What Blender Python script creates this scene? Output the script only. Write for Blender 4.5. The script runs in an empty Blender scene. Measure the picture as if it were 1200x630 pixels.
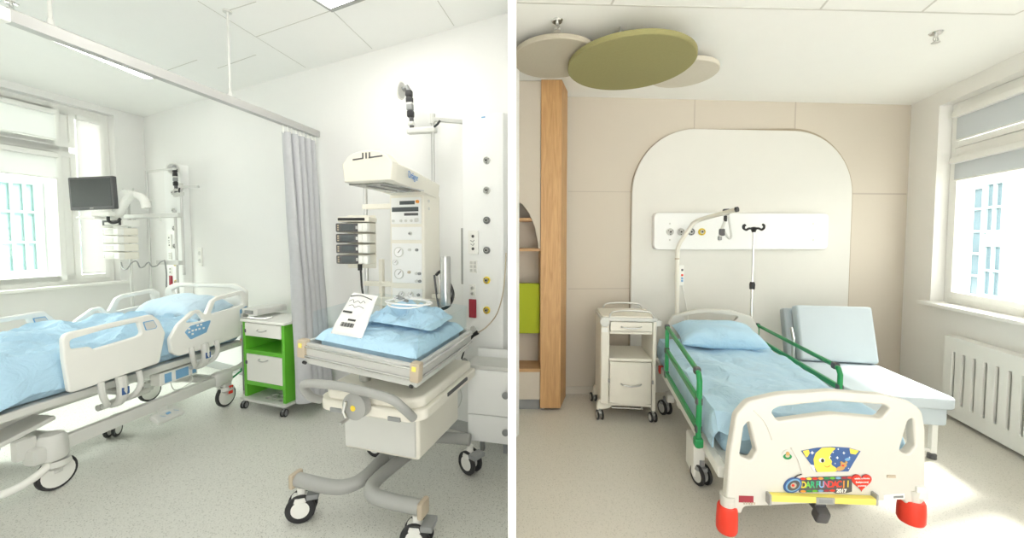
import bpy, bmesh, math, random
from mathutils import Vector, Matrix, noise
random.seed(7)
S = bpy.context.scene
COL = S.collection
PI = math.pi
R = math.radians
# ------------------------------------------------------------------ camera
FPX, CAMZ, PITCH, PPX, PPY = 450.0, 1.5, R(2.5), 600.0, 300.6
cd = bpy.data.cameras.new('camera')
cam = bpy.data.objects.new('camera', cd)
COL.objects.link(cam)
cam.location = (0, 0, CAMZ)
cam.rotation_euler = (PI / 2 - PITCH, 0, 0)
cd.sensor_width = 36
cd.lens = FPX / 1200 * 36
cd.shift_y = (PPY - 315) / 1200
cd.clip_start = 0.02
S.camera = cam

def ray(px, py):
    a, b = (px - PPX) / FPX, -(py - PPY) / FPX
    c, s = math.cos(PITCH), math.sin(PITCH)
    return Vector((a, c + b * s, -s + b * c))
def at(px, py, Y):
    d = ray(px, py)
    return Vector((0, 0, CAMZ)) + d * (Y / d.y)
def fl(px, py, z=0.0):
    d = ray(px, py)
    return Vector((0, 0, CAMZ)) + d * ((z - CAMZ) / d.z)

# ------------------------------------------------------------------ materials
def mat(name, col, rough=0.5, metal=0.0, var=0.0, vscale=8.0, bump=0.0, bscale=60.0, spec=0.5, coat=0.0):
    m = bpy.data.materials.new(name); m.use_nodes = True
    nt = m.node_tree; b = nt.nodes['Principled BSDF']
    c = (*col, 1)
    b.inputs['Base Color'].default_value = c
    b.inputs['Roughness'].default_value = rough
    b.inputs['Metallic'].default_value = metal
    b.inputs['Specular IOR Level'].default_value = spec
    b.inputs['Coat Weight'].default_value = coat
    tc = nt.nodes.new('ShaderNodeTexCoord')
    if var > 0:
        n = nt.nodes.new('ShaderNodeTexNoise'); n.inputs['Scale'].default_value = vscale
        n.inputs['Detail'].default_value = 4
        nt.links.new(tc.outputs['Object'], n.inputs['Vector'])
        mx = nt.nodes.new('ShaderNodeMix'); mx.data_type = 'RGBA'
        mx.inputs[6].default_value = tuple(x * (1 - var) for x in col) + (1,)
        mx.inputs[7].default_value = tuple(min(1, x * (1 + var)) for x in col) + (1,)
        nt.links.new(n.outputs['Fac'], mx.inputs[0])
        nt.links.new(mx.outputs[2], b.inputs['Base Color'])
    if bump > 0:
        n2 = nt.nodes.new('ShaderNodeTexNoise'); n2.inputs['Scale'].default_value = bscale
        n2.inputs['Detail'].default_value = 5
        nt.links.new(tc.outputs['Object'], n2.inputs['Vector'])
        bp = nt.nodes.new('ShaderNodeBump'); bp.inputs['Strength'].default_value = bump
        bp.inputs['Distance'].default_value = 0.01
        nt.links.new(n2.outputs['Fac'], bp.inputs['Height'])
        nt.links.new(bp.outputs['Normal'], b.inputs['Normal'])
    return m

def floor_mat(name, base, dark, light):
    m = mat(name, base, 0.36)
    nt = m.node_tree; b = nt.nodes['Principled BSDF']
    tc = nt.nodes.new('ShaderNodeTexCoord')
    last = None
    cur = None
    n = nt.nodes.new('ShaderNodeTexNoise'); n.inputs['Scale'].default_value = 1.3; n.inputs['Detail'].default_value = 5
    nt.links.new(tc.outputs['Object'], n.inputs['Vector'])
    mx = nt.nodes.new('ShaderNodeMix'); mx.data_type = 'RGBA'
    mx.inputs[6].default_value = tuple(x * .95 for x in base) + (1,); mx.inputs[7].default_value = tuple(x * 1.05 for x in base) + (1,)
    nt.links.new(n.outputs['Fac'], mx.inputs[0]); cur = mx.outputs[2]
    for (sc, thr, colr) in ((70, .19, dark), (130, .2, dark), (95, .17, light)):
        v = nt.nodes.new('ShaderNodeTexVoronoi'); v.inputs['Scale'].default_value = sc
        mp = nt.nodes.new('ShaderNodeMapping'); mp.inputs['Location'].default_value = (sc * .37, sc * .11, 0)
        nt.links.new(tc.outputs['Object'], mp.inputs['Vector']); nt.links.new(mp.outputs['Vector'], v.inputs['Vector'])
        r = nt.nodes.new('ShaderNodeMapRange'); r.inputs['From Min'].default_value = thr; r.inputs['From Max'].default_value = thr + .06
        r.inputs['To Min'].default_value = .75; r.inputs['To Max'].default_value = 0
        nt.links.new(v.outputs['Distance'], r.inputs['Value'])
        x = nt.nodes.new('ShaderNodeMix'); x.data_type = 'RGBA'
        nt.links.new(r.outputs['Result'], x.inputs[0]); nt.links.new(cur, x.inputs[6]); x.inputs[7].default_value = (*colr, 1)
        cur = x.outputs[2]
    nt.links.new(cur, b.inputs['Base Color'])
    return m

def wood_mat(name, c1, c2, axis=2):
    m = mat(name, c1, 0.5); nt = m.node_tree; b = nt.nodes['Principled BSDF']
    tc = nt.nodes.new('ShaderNodeTexCoord'); mp = nt.nodes.new('ShaderNodeMapping')
    sc = [22, 22, 22]; sc[axis] = 1.6
    mp.inputs['Scale'].default_value = sc
    nt.links.new(tc.outputs['Object'], mp.inputs['Vector'])
    n = nt.nodes.new('ShaderNodeTexNoise'); n.inputs['Scale'].default_value = 2.2; n.inputs['Detail'].default_value = 7; n.inputs['Distortion'].default_value = .9
    nt.links.new(mp.outputs['Vector'], n.inputs['Vector'])
    cr = nt.nodes.new('ShaderNodeValToRGB')
    cr.color_ramp.elements[0].position = .32; cr.color_ramp.elements[0].color = (*c2, 1)
    cr.color_ramp.elements[1].position = .68; cr.color_ramp.elements[1].color = (*c1, 1)
    nt.links.new(n.outputs['Fac'], cr.inputs['Fac']); nt.links.new(cr.outputs['Color'], b.inputs['Base Color'])
    return m

def glass_mat(name, tint=(1, 1, 1), refl=.07):
    m = bpy.data.materials.new(name); m.use_nodes = True; nt = m.node_tree; nt.nodes.clear()
    o = nt.nodes.new('ShaderNodeOutputMaterial'); mx = nt.nodes.new('ShaderNodeMixShader')
    t = nt.nodes.new('ShaderNodeBsdfTransparent'); t.inputs[0].default_value = (*tint, 1)
    g = nt.nodes.new('ShaderNodeBsdfGlossy'); g.inputs['Roughness'].default_value = .03
    mx.inputs[0].default_value = refl
    nt.links.new(t.outputs[0], mx.inputs[1]); nt.links.new(g.outputs[0], mx.inputs[2]); nt.links.new(mx.outputs[0], o.inputs[0])
    return m

def translucent_mat(name, col, f=.45):
    m = bpy.data.materials.new(name); m.use_nodes = True; nt = m.node_tree; nt.nodes.clear()
    o = nt.nodes.new('ShaderNodeOutputMaterial'); mx = nt.nodes.new('ShaderNodeMixShader')
    d = nt.nodes.new('ShaderNodeBsdfDiffuse'); d.inputs[0].default_value = (*col, 1)
    t = nt.nodes.new('ShaderNodeBsdfTranslucent'); t.inputs[0].default_value = (*col, 1)
    w = nt.nodes.new('ShaderNodeTexWave'); w.inputs['Scale'].default_value = 90; 
    bp = nt.nodes.new('ShaderNodeBump'); bp.inputs['Strength'].default_value = .05
    nt.links.new(w.outputs['Fac'], bp.inputs['Height']); nt.links.new(bp.outputs['Normal'], d.inputs['Normal'])
    mx.inputs[0].default_value = f
    nt.links.new(d.outputs[0], mx.inputs[1]); nt.links.new(t.outputs[0], mx.inputs[2]); nt.links.new(mx.outputs[0], o.inputs[0])
    return m

def emit_mat(name, col, st):
    m = mat(name, col, .5); b = m.node_tree.nodes['Principled BSDF']
    b.inputs['Emission Color'].default_value = (*col, 1); b.inputs['Emission Strength'].default_value = st
    return m

def linen_mat(name, col):
    m = mat(name, col, .85, var=.05, vscale=5); nt = m.node_tree; b = nt.nodes['Principled BSDF']
    b.inputs['Sheen Weight'].default_value = .15
    tc = nt.nodes.new('ShaderNodeTexCoord')
    n = nt.nodes.new('ShaderNodeTexNoise'); n.inputs['Scale'].default_value = 7; n.inputs['Detail'].default_value = 6; n.inputs['Distortion'].default_value = 1.2
    nt.links.new(tc.outputs['Object'], n.inputs['Vector'])
    bp = nt.nodes.new('ShaderNodeBump'); bp.inputs['Strength'].default_value = .75; bp.inputs['Distance'].default_value = .035
    nt.links.new(n.outputs['Fac'], bp.inputs['Height']); nt.links.new(bp.outputs['Normal'], b.inputs['Normal'])
    return m

M = dict(
    wall=mat('wall_paint_white', (.83, .83, .815), .6, var=.01, vscale=3, bump=.04, bscale=180),
    wall_r=mat('wall_paint_warm_white', (.84, .83, .80), .6, var=.01, vscale=3, bump=.04, bscale=180),
    ceil=mat('ceiling_paint', (.88, .88, .86), .7, var=.01, bump=.03, bscale=200),
    ceil_r=mat('ceiling_paint_right', (.86, .86, .83), .7, var=.01, bump=.03, bscale=200),
    groove=mat('tile_joint', (.60, .59, .55), .8, var=.03),
    floor=floor_mat('speckled_vinyl_grey', (.64, .64, .595), (.30, .30, .27), (.78, .78, .74)),
    floor_r=floor_mat('speckled_vinyl_beige', (.66, .63, .565), (.46, .44, .38), (.74, .71, .65)),
    base=mat('baseboard_grey', (.42, .43, .42), .5, var=.03),
    base_r=mat('baseboard_beige', (.55, .51, .45), .5, var=.03),
    white=mat('white_plastic', (.84, .84, .80), .38, var=.015, bump=.02, bscale=120),
    cream=mat('cream_plastic', (.80, .775, .69), .38, var=.015, bump=.02, bscale=120),
    ivory=mat('ivory_plastic', (.69, .675, .62), .38, var=.015, bump=.02, bscale=120),
    panelw=mat('white_laminate', (.85, .86, .85), .3, var=.01),
    frame=mat('white_window_frame', (.86, .86, .83), .35, var=.01),
    grey=mat('grey_paint', (.37, .375, .36), .42, var=.03),
    rail_grey=mat('curtain_rail_grey', (.50, .50, .49), .4, .3, var=.02),
    lgrey=mat('light_grey_paint', (.64, .645, .615), .42, var=.02),
    dgrey=mat('dark_grey_plastic', (.09, .09, .095), .45, var=.05),
    mgrey=mat('mid_grey_plastic', (.28, .29, .29), .45, var=.05),
    black=mat('black_rubber', (.022, .022, .024), .55, var=.1),
    screen=mat('dark_screen', (.055, .06, .06), .22, var=.05, vscale=30),
    lcd=mat('grey_lcd', (.10, .115, .12), .2, var=.08, vscale=40),
    metal=mat('brushed_steel', (.62, .62, .61), .3, 1.0, var=.05, vscale=20),
    alu=mat('anodised_aluminium', (.60, .60, .58), .45, .25, var=.03),
    chrome=mat('chrome', (.75, .75, .75), .14, 1.0, var=.02),
    green=mat('cart_green_laminate', (.13, .50, .035), .4, var=.05),
    rail=mat('bed_rail_green', (.012, .27, .075), .35, var=.05),
    red=mat('red_plastic', (.80, .045, .02), .4, var=.04),
    dred=mat('dark_red_plastic', (.35, .03, .05), .4, var=.04),
    yellow=mat('yellow_plastic', (.86, .66, .06), .4, var=.03),
    lyellow=mat('lemon_plastic', (.87, .75, .16), .4, var=.03),
    orange=mat('orange_plastic', (.9, .35, .05), .4, var=.03),
    blue=mat('blue_sticker', (.20, .42, .66), .4, var=.05),
    dblue=mat('navy_sticker', (.05, .12, .32), .35, var=.05),
    logo=mat('logo_blue', (.05, .24, .62), .4, var=.03),
    linen=linen_mat('pale_blue_linen', (.45, .65, .80)),
    linen2=linen_mat('light_blue_linen', (.46, .69, .87)),
    linenw=linen_mat('whitish_blue_linen', (.60, .76, .88)),
    curtain=mat('grey_curtain_fabric', (.50, .51, .53), .9, var=.06, vscale=30, bump=.15, bscale=250),
    leather=mat('pale_grey_blue_vinyl', (.55, .62, .66), .5, var=.02, bump=.03, bscale=90),
    leatherd=mat('slate_vinyl', (.42, .47, .50), .5, var=.03, bump=.03, bscale=90),
    beige=mat('beige_wall_covering', (.59, .535, .455), .75, var=.05, vscale=220, bump=.06, bscale=300),
    arch=mat('arch_panel_white', (.70, .69, .645), .55, var=.015, bump=.02, bscale=150),
    seam=mat('wall_covering_seam', (.47, .415, .355), .8, var=.03),
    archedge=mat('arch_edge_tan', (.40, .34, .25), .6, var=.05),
    olive=mat('olive_felt', (.285, .265, .115), .95, var=.06, vscale=60, bump=.2, bscale=300),
    felt=mat('beige_felt', (.47, .43, .34), .95, var=.05, vscale=60, bump=.2, bscale=300),
    feltw=mat('pale_felt', (.62, .58, .49), .95, var=.05, vscale=60, bump=.2, bscale=300),
    oak=wood_mat('oak_veneer', (.60, .36, .16), (.46, .255, .10)),
    oakx=wood_mat('oak_shelf', (.55, .34, .16), (.44, .25, .11), 0),
    lime=mat('lime_felt', (.36, .42, .015), .8, var=.04),
    blind=translucent_mat('roller_blind_white', (.80, .80, .79), .33),
    blind_r=translucent_mat('roller_blind_grey', (.62, .64, .65), .26),
    glass=glass_mat('clear_glass', (.97, .99, .98), .06),
    acrylic=glass_mat('clear_acrylic', (.965, .985, .985), .06),
    light=emit_mat('lamp_diffuser', (1, .98, .94), 6.0),
    hood_led=mat('hood_reflector', (.35, .35, .34), .25, .8, var=.2, vscale=25),
    ext_w=mat('facade_white', (.42, .42, .41), .8, var=.03, vscale=2),
    ext_t=mat('facade_teal_glass', (.19, .33, .315), .25, var=.15, vscale=1.5),
    ext_d=mat('facade_window_glass', (.055, .085, .10), .15, var=.3, vscale=2),
    ext_l=mat('facade_frame_pale', (.27, .36, .37), .5, var=.05),
    ground=mat('courtyard_paving', (.70, .70, .68), .8, var=.08),
    crimson=mat('crimson_sticker', (.70, .10, .17), .4, var=.03),
    leafgreen=mat('leaf_green_sticker', (.20, .62, .10), .4, var=.03),
    teal=mat('teal_sticker', (.03, .50, .22), .4, var=.03),
    skyblue=mat('sky_blue_sticker', (.25, .50, .85), .4, var=.03),
    paper=mat('white_wrapping', (.86, .86, .85), .55, var=.02, bump=.25, bscale=30),
    ink=mat('black_print', (.03, .03, .03), .6, var=.05),
    tan=mat('tan_plastic', (.52, .44, .33), .5, var=.06),
    gold=mat('moon_yellow', (.92, .72, .10), .5, var=.05),
    skin=mat('bear_brown', (.62, .36, .12), .6, var=.1),
    star=mat('star_white', (.9, .9, .9), .5, var=.02),
)

# ------------------------------------------------------------------ mesh builder
def mtx(c=(0, 0, 0), rx=0, ry=0, rz=0):
    return Matrix.Translation(Vector(c)) @ Matrix.Rotation(rz, 4, 'Z') @ Matrix.Rotation(ry, 4, 'Y') @ Matrix.Rotation(rx, 4, 'X')

def arc(cx, cy, r, a0, a1, n=8):
    return [(cx + r * math.cos(a0 + (a1 - a0) * i / n), cy + r * math.sin(a0 + (a1 - a0) * i / n)) for i in range(n + 1)]

def rpoly(pts, rad, n=6):
    """polygon with rounded corners; rad a number or one per corner"""
    out = []; k = len(pts)
    for i in range(k):
        r = rad[i] if isinstance(rad, (list, tuple)) else rad
        p = Vector(pts[i]); a = Vector(pts[i - 1]) - p; b = Vector(pts[(i + 1) % k]) - p
        if r <= 0: out.append(tuple(p)); continue
        la, lb = a.length, b.length; a.normalize(); b.normalize()
        ang = a.angle(b); t = min(r / math.tan(ang / 2), la * .49, lb * .49)
        s, e = p + a * t, p + b * t
        for j in range(n + 1):
            f = j / n
            q = s * (1 - f) ** 2 + p * 2 * f * (1 - f) + e * f ** 2
            out.append((q.x, q.y))
    return out

def rrect(w, h, r, cx=0, cy=0, n=6):
    return rpoly([(cx - w / 2, cy - h / 2), (cx + w / 2, cy - h / 2), (cx + w / 2, cy + h / 2), (cx - w / 2, cy + h / 2)], r, n)

def smooth(pts, k=6, closed=False):
    P = [Vector(p) for p in pts]; out = []; n = len(P)
    rng = range(n) if closed else range(n - 1)
    for i in rng:
        if closed: p0, p1, p2, p3 = P[i - 1], P[i], P[(i + 1) % n], P[(i + 2) % n]
        else: p0, p1, p2, p3 = P[max(i - 1, 0)], P[i], P[i + 1], P[min(i + 2, n - 1)]
        for j in range(k):
            t = j / k
            out.append(.5 * ((2 * p1) + (p2 - p0) * t + (2 * p0 - 5 * p1 + 4 * p2 - p3) * t * t + (3 * p1 - p0 - 3 * p2 + p3) * t ** 3))
    if not closed: out.append(P[-1])
    return out

class MB:
    def __init__(s): s.bm = bmesh.new()
    def _x(s, vs, m):
        if m is not None: bmesh.ops.transform(s.bm, matrix=m, verts=vs)
    def box(s, c, size, bev=0.0, m=None, seg=2, rz=0, rx=0, ry=0):
        r = bmesh.ops.create_cube(s.bm, size=1.0); vs = r['verts']
        bmesh.ops.scale(s.bm, vec=Vector(size), verts=vs)
        if bev > 0:
            es = list({e for v in vs for e in v.link_edges})
            rr = bmesh.ops.bevel(s.bm, geom=es, offset=min(bev, min(size) * .49), segments=seg, affect='EDGES', profile=.5)
            vs = list({v for f in rr['faces'] for v in f.verts} | {v for v in vs if v.is_valid})
        mm = mtx(c, rx, ry, rz)
        s._x(vs, (m @ mm) if m is not None else mm)
        return s
    def cyl(s, p0, p1, r0, r1=None, n=16, m=None):
        p0, p1 = Vector(p0), Vector(p1); r1 = r0 if r1 is None else r1
        d = p1 - p0; L = d.length
        q = d.to_track_quat('Z', 'Y').to_matrix().to_4x4()
        r = bmesh.ops.create_cone(s.bm, cap_ends=True, segments=n, radius1=r0, radius2=r1, depth=L, matrix=Matrix.Translation((p0 + p1) / 2) @ q)
        s._x(r['verts'], m); return s
    def tube(s, pts, r, n=10, closed=False, m=None, sm=0):
        P = smooth(pts, sm, closed) if sm else [Vector(p) for p in pts]
        k = len(P); rings = []; up = None
        for i in range(k):
            if closed: t = P[(i + 1) % k] - P[i - 1]
            else: t = P[min(i + 1, k - 1)] - P[max(i - 1, 0)]
            if t.length < 1e-9: t = Vector((0, 0, 1))
            t.normalize()
            if up is None:
                up = t.orthogonal().normalized()
            else:
                up = up - t * up.dot(t)
                up = up.normalized() if up.length > 1e-6 else t.orthogonal().normalized()
            b = t.cross(up)
            rr = r(i / max(1, k - 1)) if callable(r) else r
            rings.append([s.bm.verts.new(P[i] + (up * math.cos(2 * PI * j / n) + b * math.sin(2 * PI * j / n)) * rr) for j in range(n)])
        for i in range(k if closed else k - 1):
            A, B = rings[i], rings[(i + 1) % k]
            for j in range(n):
                s.bm.faces.new((A[j], A[(j + 1) % n], B[(j + 1) % n], B[j]))
        if not closed:
            s.bm.faces.new(rings[0][::-1]); s.bm.faces.new(rings[-1])
        s._x([v for g in rings for v in g], m); return s
    def prism(s, poly, z0, z1, m=None):
        a = [s.bm.verts.new((x, y, z0)) for x, y in poly]; b = [s.bm.verts.new((x, y, z1)) for x, y in poly]
        n = len(poly)
        s.bm.faces.new(a[::-1]); s.bm.faces.new(b)
        for i in range(n): s.bm.faces.new((a[i], a[(i + 1) % n], b[(i + 1) % n], b[i]))
        s._x(a + b, m); return s
    def lathe(s, prof, n=24, m=None):
        rings = []
        for (r, z) in prof:
            rings.append([s.bm.verts.new((max(r, 1e-5) * math.cos(2 * PI * j / n), max(r, 1e-5) * math.sin(2 * PI * j / n), z)) for j in range(n)])
        for A, B in zip(rings, rings[1:]):
            for j in range(n): s.bm.faces.new((A[j], A[(j + 1) % n], B[(j + 1) % n], B[j]))
        s.bm.faces.new(rings[0][::-1]); s.bm.faces.new(rings[-1])
        s._x([v for g in rings for v in g], m); return s
    def mesh(s, me, m=None):
        n0 = len(s.bm.verts); s.bm.from_mesh(me); s.bm.verts.ensure_lookup_table()
        s._x(s.bm.verts[n0:], m); bpy.data.meshes.remove(me); return s
    def plate(s, outs, thick, bev=.004, m=None, res=2):
        """outline loops (first outer, others holes) in XY -> plate centred on z=0"""
        cu = bpy.data.curves.new('t', 'CURVE'); cu.dimensions = '2D'; cu.fill_mode = 'BOTH'
        cu.extrude = max(thick / 2 - bev, 1e-4); cu.bevel_depth = bev; cu.bevel_resolution = res; cu.offset = -bev
        for o in outs:
            sp = cu.splines.new('POLY'); sp.points.add(len(o) - 1); sp.use_cyclic_u = True
            for p, q in zip(sp.points, o): p.co = (q[0], q[1], 0, 1)
        return s._curve(cu, m)
    def text(s, body, size, depth=.0012, m=None, align='CENTER', bold=0.0, sx=1.0):
        cu = bpy.data.curves.new('t', 'FONT'); cu.body = body; cu.size = size; cu.extrude = depth / 2
        cu.align_x = align; cu.align_y = 'CENTER'; cu.offset = bold
        mm = Matrix.Diagonal((sx, 1, 1, 1))
        return s._curve(cu, (m @ mm) if m is not None else mm)
    def _curve(s, cu, m):
        ob = bpy.data.objects.new('t', cu); COL.objects.link(ob)
        dg = bpy.context.evaluated_depsgraph_get(); dg.update()
        me = bpy.data.meshes.new_from_object(ob.evaluated_get(dg))
        bpy.data.objects.remove(ob); bpy.data.curves.remove(cu)
        return s.mesh(me, m)
    def surf(s, nx, ny, fn, thick=0.0, m=None):
        g = [[s.bm.verts.new(fn(i / nx, j / ny)) for j in range(ny + 1)] for i in range(nx + 1)]
        fs = [s.bm.faces.new((g[i][j], g[i + 1][j], g[i + 1][j + 1], g[i][j + 1])) for i in range(nx) for j in range(ny)]
        vs = [v for r in g for v in r]
        if thick:
            bmesh.ops.recalc_face_normals(s.bm, faces=fs)
            r = bmesh.ops.solidify(s.bm, geom=fs, thickness=thick)
            vs = list(set(vs) | {e for e in r['geom'] if isinstance(e, bmesh.types.BMVert)})
        s._x(vs, m); return s
    def build(s, name, material, parent=None, ang=35):
        bmesh.ops.remove_doubles(s.bm, verts=s.bm.verts, dist=1e-5)
        bmesh.ops.recalc_face_normals(s.bm, faces=s.bm.faces)
        me = bpy.data.meshes.new(name); s.bm.to_mesh(me); s.bm.free()
        me.materials.append(material)
        me.polygons.foreach_set('use_smooth', [True] * len(me.polygons))
        me.set_sharp_from_angle(angle=R(ang))
        o = bpy.data.objects.new(name, me); COL.objects.link(o)
        if parent is not None: o.parent = parent
        w = o.modifiers.new('weighted_normals', 'WEIGHTED_NORMAL'); w.keep_sharp = True; w.weight = 60
        return o

XZ = Matrix.Rotation(PI / 2, 4, 'X')     # XY plate stands up: x -> x, y -> z, plate faces -y

def tag(o, label=None, cat=None, group=None, kind=None):
    if label: o['label'] = label
    if cat: o['category'] = cat
    if group: o['group'] = group
    if kind: o['kind'] = kind
    return o
def thing(name, label, cat, loc=(0, 0, 0), rz=0.0, group=None):
    o = bpy.data.objects.new(name, None); COL.objects.link(o)
    o.empty_display_size = .05
    o.location = loc; o.rotation_euler = (0, 0, rz)
    return tag(o, label, cat, group)
def put(o, loc, rz=0.0):
    o.location = loc; o.rotation_euler = (0, 0, rz); return o
def copy_tree(o, parent=None):
    c = o.copy(); COL.objects.link(c)
    if parent is not None: c.parent = parent
    for ch in list(o.children): copy_tree(ch, c)
    return c
def struct(name, mb, material, parent=None):
    o = mb.build(name, material, parent)
    if parent is None: o['kind'] = 'structure'
    return o

class Wall:
    """vertical plane through two floor points, left to right as seen from inside the room"""
    def __init__(s, p0, p1):
        s.p0 = Vector((p0[0], p0[1], 0)); d = Vector((p1[0] - p0[0], p1[1] - p0[1], 0)); s.L = d.length
        s.d = d.normalized(); s.n = Vector((s.d.y, -s.d.x, 0)); s.rz = math.atan2(s.d.y, s.d.x)
    def hit(s, px, py, off=0.0):
        r = ray(px, py); o = Vector((0, 0, CAMZ))
        t = ((s.p0 + s.n * off) - o).dot(s.n) / r.dot(s.n)
        return o + r * t
    def uz(s, px, py, off=0.0):
        h = s.hit(px, py, off); return (h - s.p0).dot(s.d), h.z
    def pt(s, u, z, off=0.0):
        p = s.p0 + s.d * u + s.n * off; return Vector((p.x, p.y, z))
def lcl(e, w):
    """world point into a thing's own frame"""
    return mtx(e.location, 0, 0, e.rotation_euler.z).inverted() @ Vector(w)

def caster(parent, loc, r, w=.03, yaw=0.0, fork=None, hubm=None, twin=True, stem=.05, name='caster', hr=.70):
    m = mtx(loc, 0, 0, yaw)
    f = MB()
    f.cyl((0, 0, r * 1.05), (0, 0, 2 * r + stem), r * .28, n=12, m=m)
    f.lathe([(r * .1, r * 1.9), (r * .62, r * 1.86), (r * .68, r * 1.55), (r * .4, r * 1.3), (r * .1, r * 1.25)], 16, m @ mtx((0, 0, 0)))
    f.box((0, 0, r * 1.15), (w * .35, r * .5, r * .9), .003, m)
    fo = f.build(name, fork or M['mgrey'], parent)
    t = MB(); h = MB()
    for sx in ((-1, 1) if twin else (0,)):
        cx = sx * w * .62; ww = w * (.45 if twin else .6)
        mm = m @ Matrix.Translation((cx, 0, r)) @ Matrix.Rotation(PI / 2, 4, 'Y')
        t.lathe([(r * hr, -ww / 2), (r * .95, -ww / 2), (r, -ww * .3), (r, ww * .3), (r * .95, ww / 2), (r * hr, ww / 2)], 28, mm)
        h.lathe([(r * .1, -ww * .56), (r * (hr - .02), -ww * .53), (r * (hr + .04), -ww * .4), (r * (hr + .04), ww * .4), (r * (hr - .02), ww * .53), (r * .1, ww * .56)], 24, mm)
    t.build('tyre', M['black'], fo); h.build('hub', hubm or M['lgrey'], fo)
    return fo
# ------------------------------------------------------------------ room shells
HL, HR = 3.10, 2.85
CL = fl(168, 137, HL); CLR = fl(595, 15, HL); CLN = fl(0, 92, HL)
dl = (CL - CLN); dl.z = 0; dl.normalize()
WLp1 = CLR + (CLR - CL) * ((-.011 - CLR.x) / (CLR - CL).x)
WL = Wall(CL, WLp1)
WWp0 = CL - dl * 9.0
WW = Wall(WWp0, CL)
CR0 = fl(663, 113, HR); CR = fl(1068, 123, HR); CRN = fl(1200, 60, HR)
RBp0 = CR0 + (CR - CR0) * ((.011 - CR0.x) / (CR - CR0).x)
RB = Wall(RBp0, CR)
dr = (CRN - CR); dr.z = 0; dr.normalize()
RS = Wall(CR, CR + dr * 5.6)
RSn = CR + dr * 5.6

def slab(name, poly, z0, z1, m): return struct(name, MB().prism([(p[0], p[1]) for p in poly], z0, z1), m)
def off(W, p, d): return Vector(p) - W.n * d

# floors and ceilings
slab('floor', [WWp0, CL, WLp1, (-.011, -1.6, 0)], -.06, 0, M['floor'])
slab('floor', [(.011, -1.6, 0), RBp0, CR, RSn], -.06, 0, M['floor_r'])
ceilL = slab('ceiling', [WWp0, CL, WLp1, (-.011, -1.6, 0)], HL, HL + .06, M['ceil'])
ceilR = slab('ceiling', [(.011, -1.6, 0), RBp0, CR, RSn], HR, HR + .06, M['ceil_r'])
# partition between the two rooms, seen end-on
struct('wall_middle', MB().box((0, 2.35, 1.6), (.022, 2.7, 3.24), .002), M['wall'])

def wall_obj(name, W, H, m, hole=None, th=.28, ext0=0.0, ext1=0.0):
    e = MB()
    def seg(u0, u1, z0, z1):
        if u1 - u0 > 1e-3 and z1 - z0 > 1e-3:
            e.box(((u0 + u1) / 2, th / 2, (z0 + z1) / 2), (u1 - u0, th, z1 - z0))
    if hole is None: seg(-ext0, W.L + ext1, -.06, H)
    else:
        u0, u1, z0, z1 = hole
        seg(-ext0, u0, -.06, H); seg(u1, W.L + ext1, -.06, H); seg(u0, u1, -.06, z0); seg(u0, u1, z1, H)
    o = struct(name, e, m); put(o, W.p0, W.rz); return o

wall_obj('wall_back_left', WL, HL + .06, M['wall'], th=.15, ext0=.2)
# left window opening
uR, zT = WW.uz(133, 135); _, zB = WW.uz(128, 330)
uL = uR - 3.50
holeL = (uL, uR, zB, zT)
wall_obj('wall_left', WW, HL + .06, M['wall'], holeL, th=.28, ext1=.1)
wall_obj('wall_back_right', RB, HR + .06, M['beige'], th=.15, ext1=.2)
vL, yT = RS.uz(1101, 124); _, yB = RS.uz(1092, 353)
vR = vL + 1.75
holeR = (vL, vR, yB, yT)
wall_obj('wall_right', RS, HR + .06, M['wall_r'], holeR, th=.28, ext0=.1)

def baseboard(name, W, u0, u1, h, m):
    o = struct(name, MB().box(((u0 + u1) / 2, -.006, h / 2), (u1 - u0, .012, h), .003), m); put(o, W.p0, W.rz)
fw = MB(); fw.box(((WWp0.x - 1.3) / 2 - .1, -1.75, HL / 2), (abs(WWp0.x + 1.3) + .2, .12, HL + .06)); struct('wall_front_left', fw, M['wall'])  # unseen wall added behind the camera, keeps sky light off the long wall
baseboard('baseboard_back_left', WL, .02, WL.L - .02, .085, M['base'])
baseboard('baseboard_left', WW, 0, WW.L - .03, .085, M['lgrey'])
baseboard('baseboard_back_right', RB, .02, RB.L - .02, .075, M['base_r'])
baseboard('baseboard_right', RS, .03, RS.L, .075, M['wall_r'])

# ceiling tile joints
def joints(pairs, H, parent, w=.007):
    b = MB()
    for (a, c) in pairs:
        p, q = fl(*a, H), fl(*c, H); d = q - p
        b.box(((p.x + q.x) / 2, (p.y + q.y) / 2, H - .0008), (d.length, w, .002), rz=math.atan2(d.y, d.x))
    o = b.build('tile_joint', M['groove'], parent); return o
joints([((232, 1), (358, 79)), ((389, 12), (436, 57)), ((513, 1), (532, 30)), ((300, 43), (389, 12)), ((194, 83), (231, 70)),
        ((268, 12), (300, 2)), ((255, 80), (300, 64))], HL, ceilL, .006)
joints([((606, 3), (760, 7)), ((760, 7), (960, 11)), ((960, 11), (1190, 17)), ((719, 0), (716, 6)), ((970, 0), (961, 11)), ((1097, 0), (1080, 14)), ((1200, 12), (1189, 17))], HR, ceilR, .012)

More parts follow.
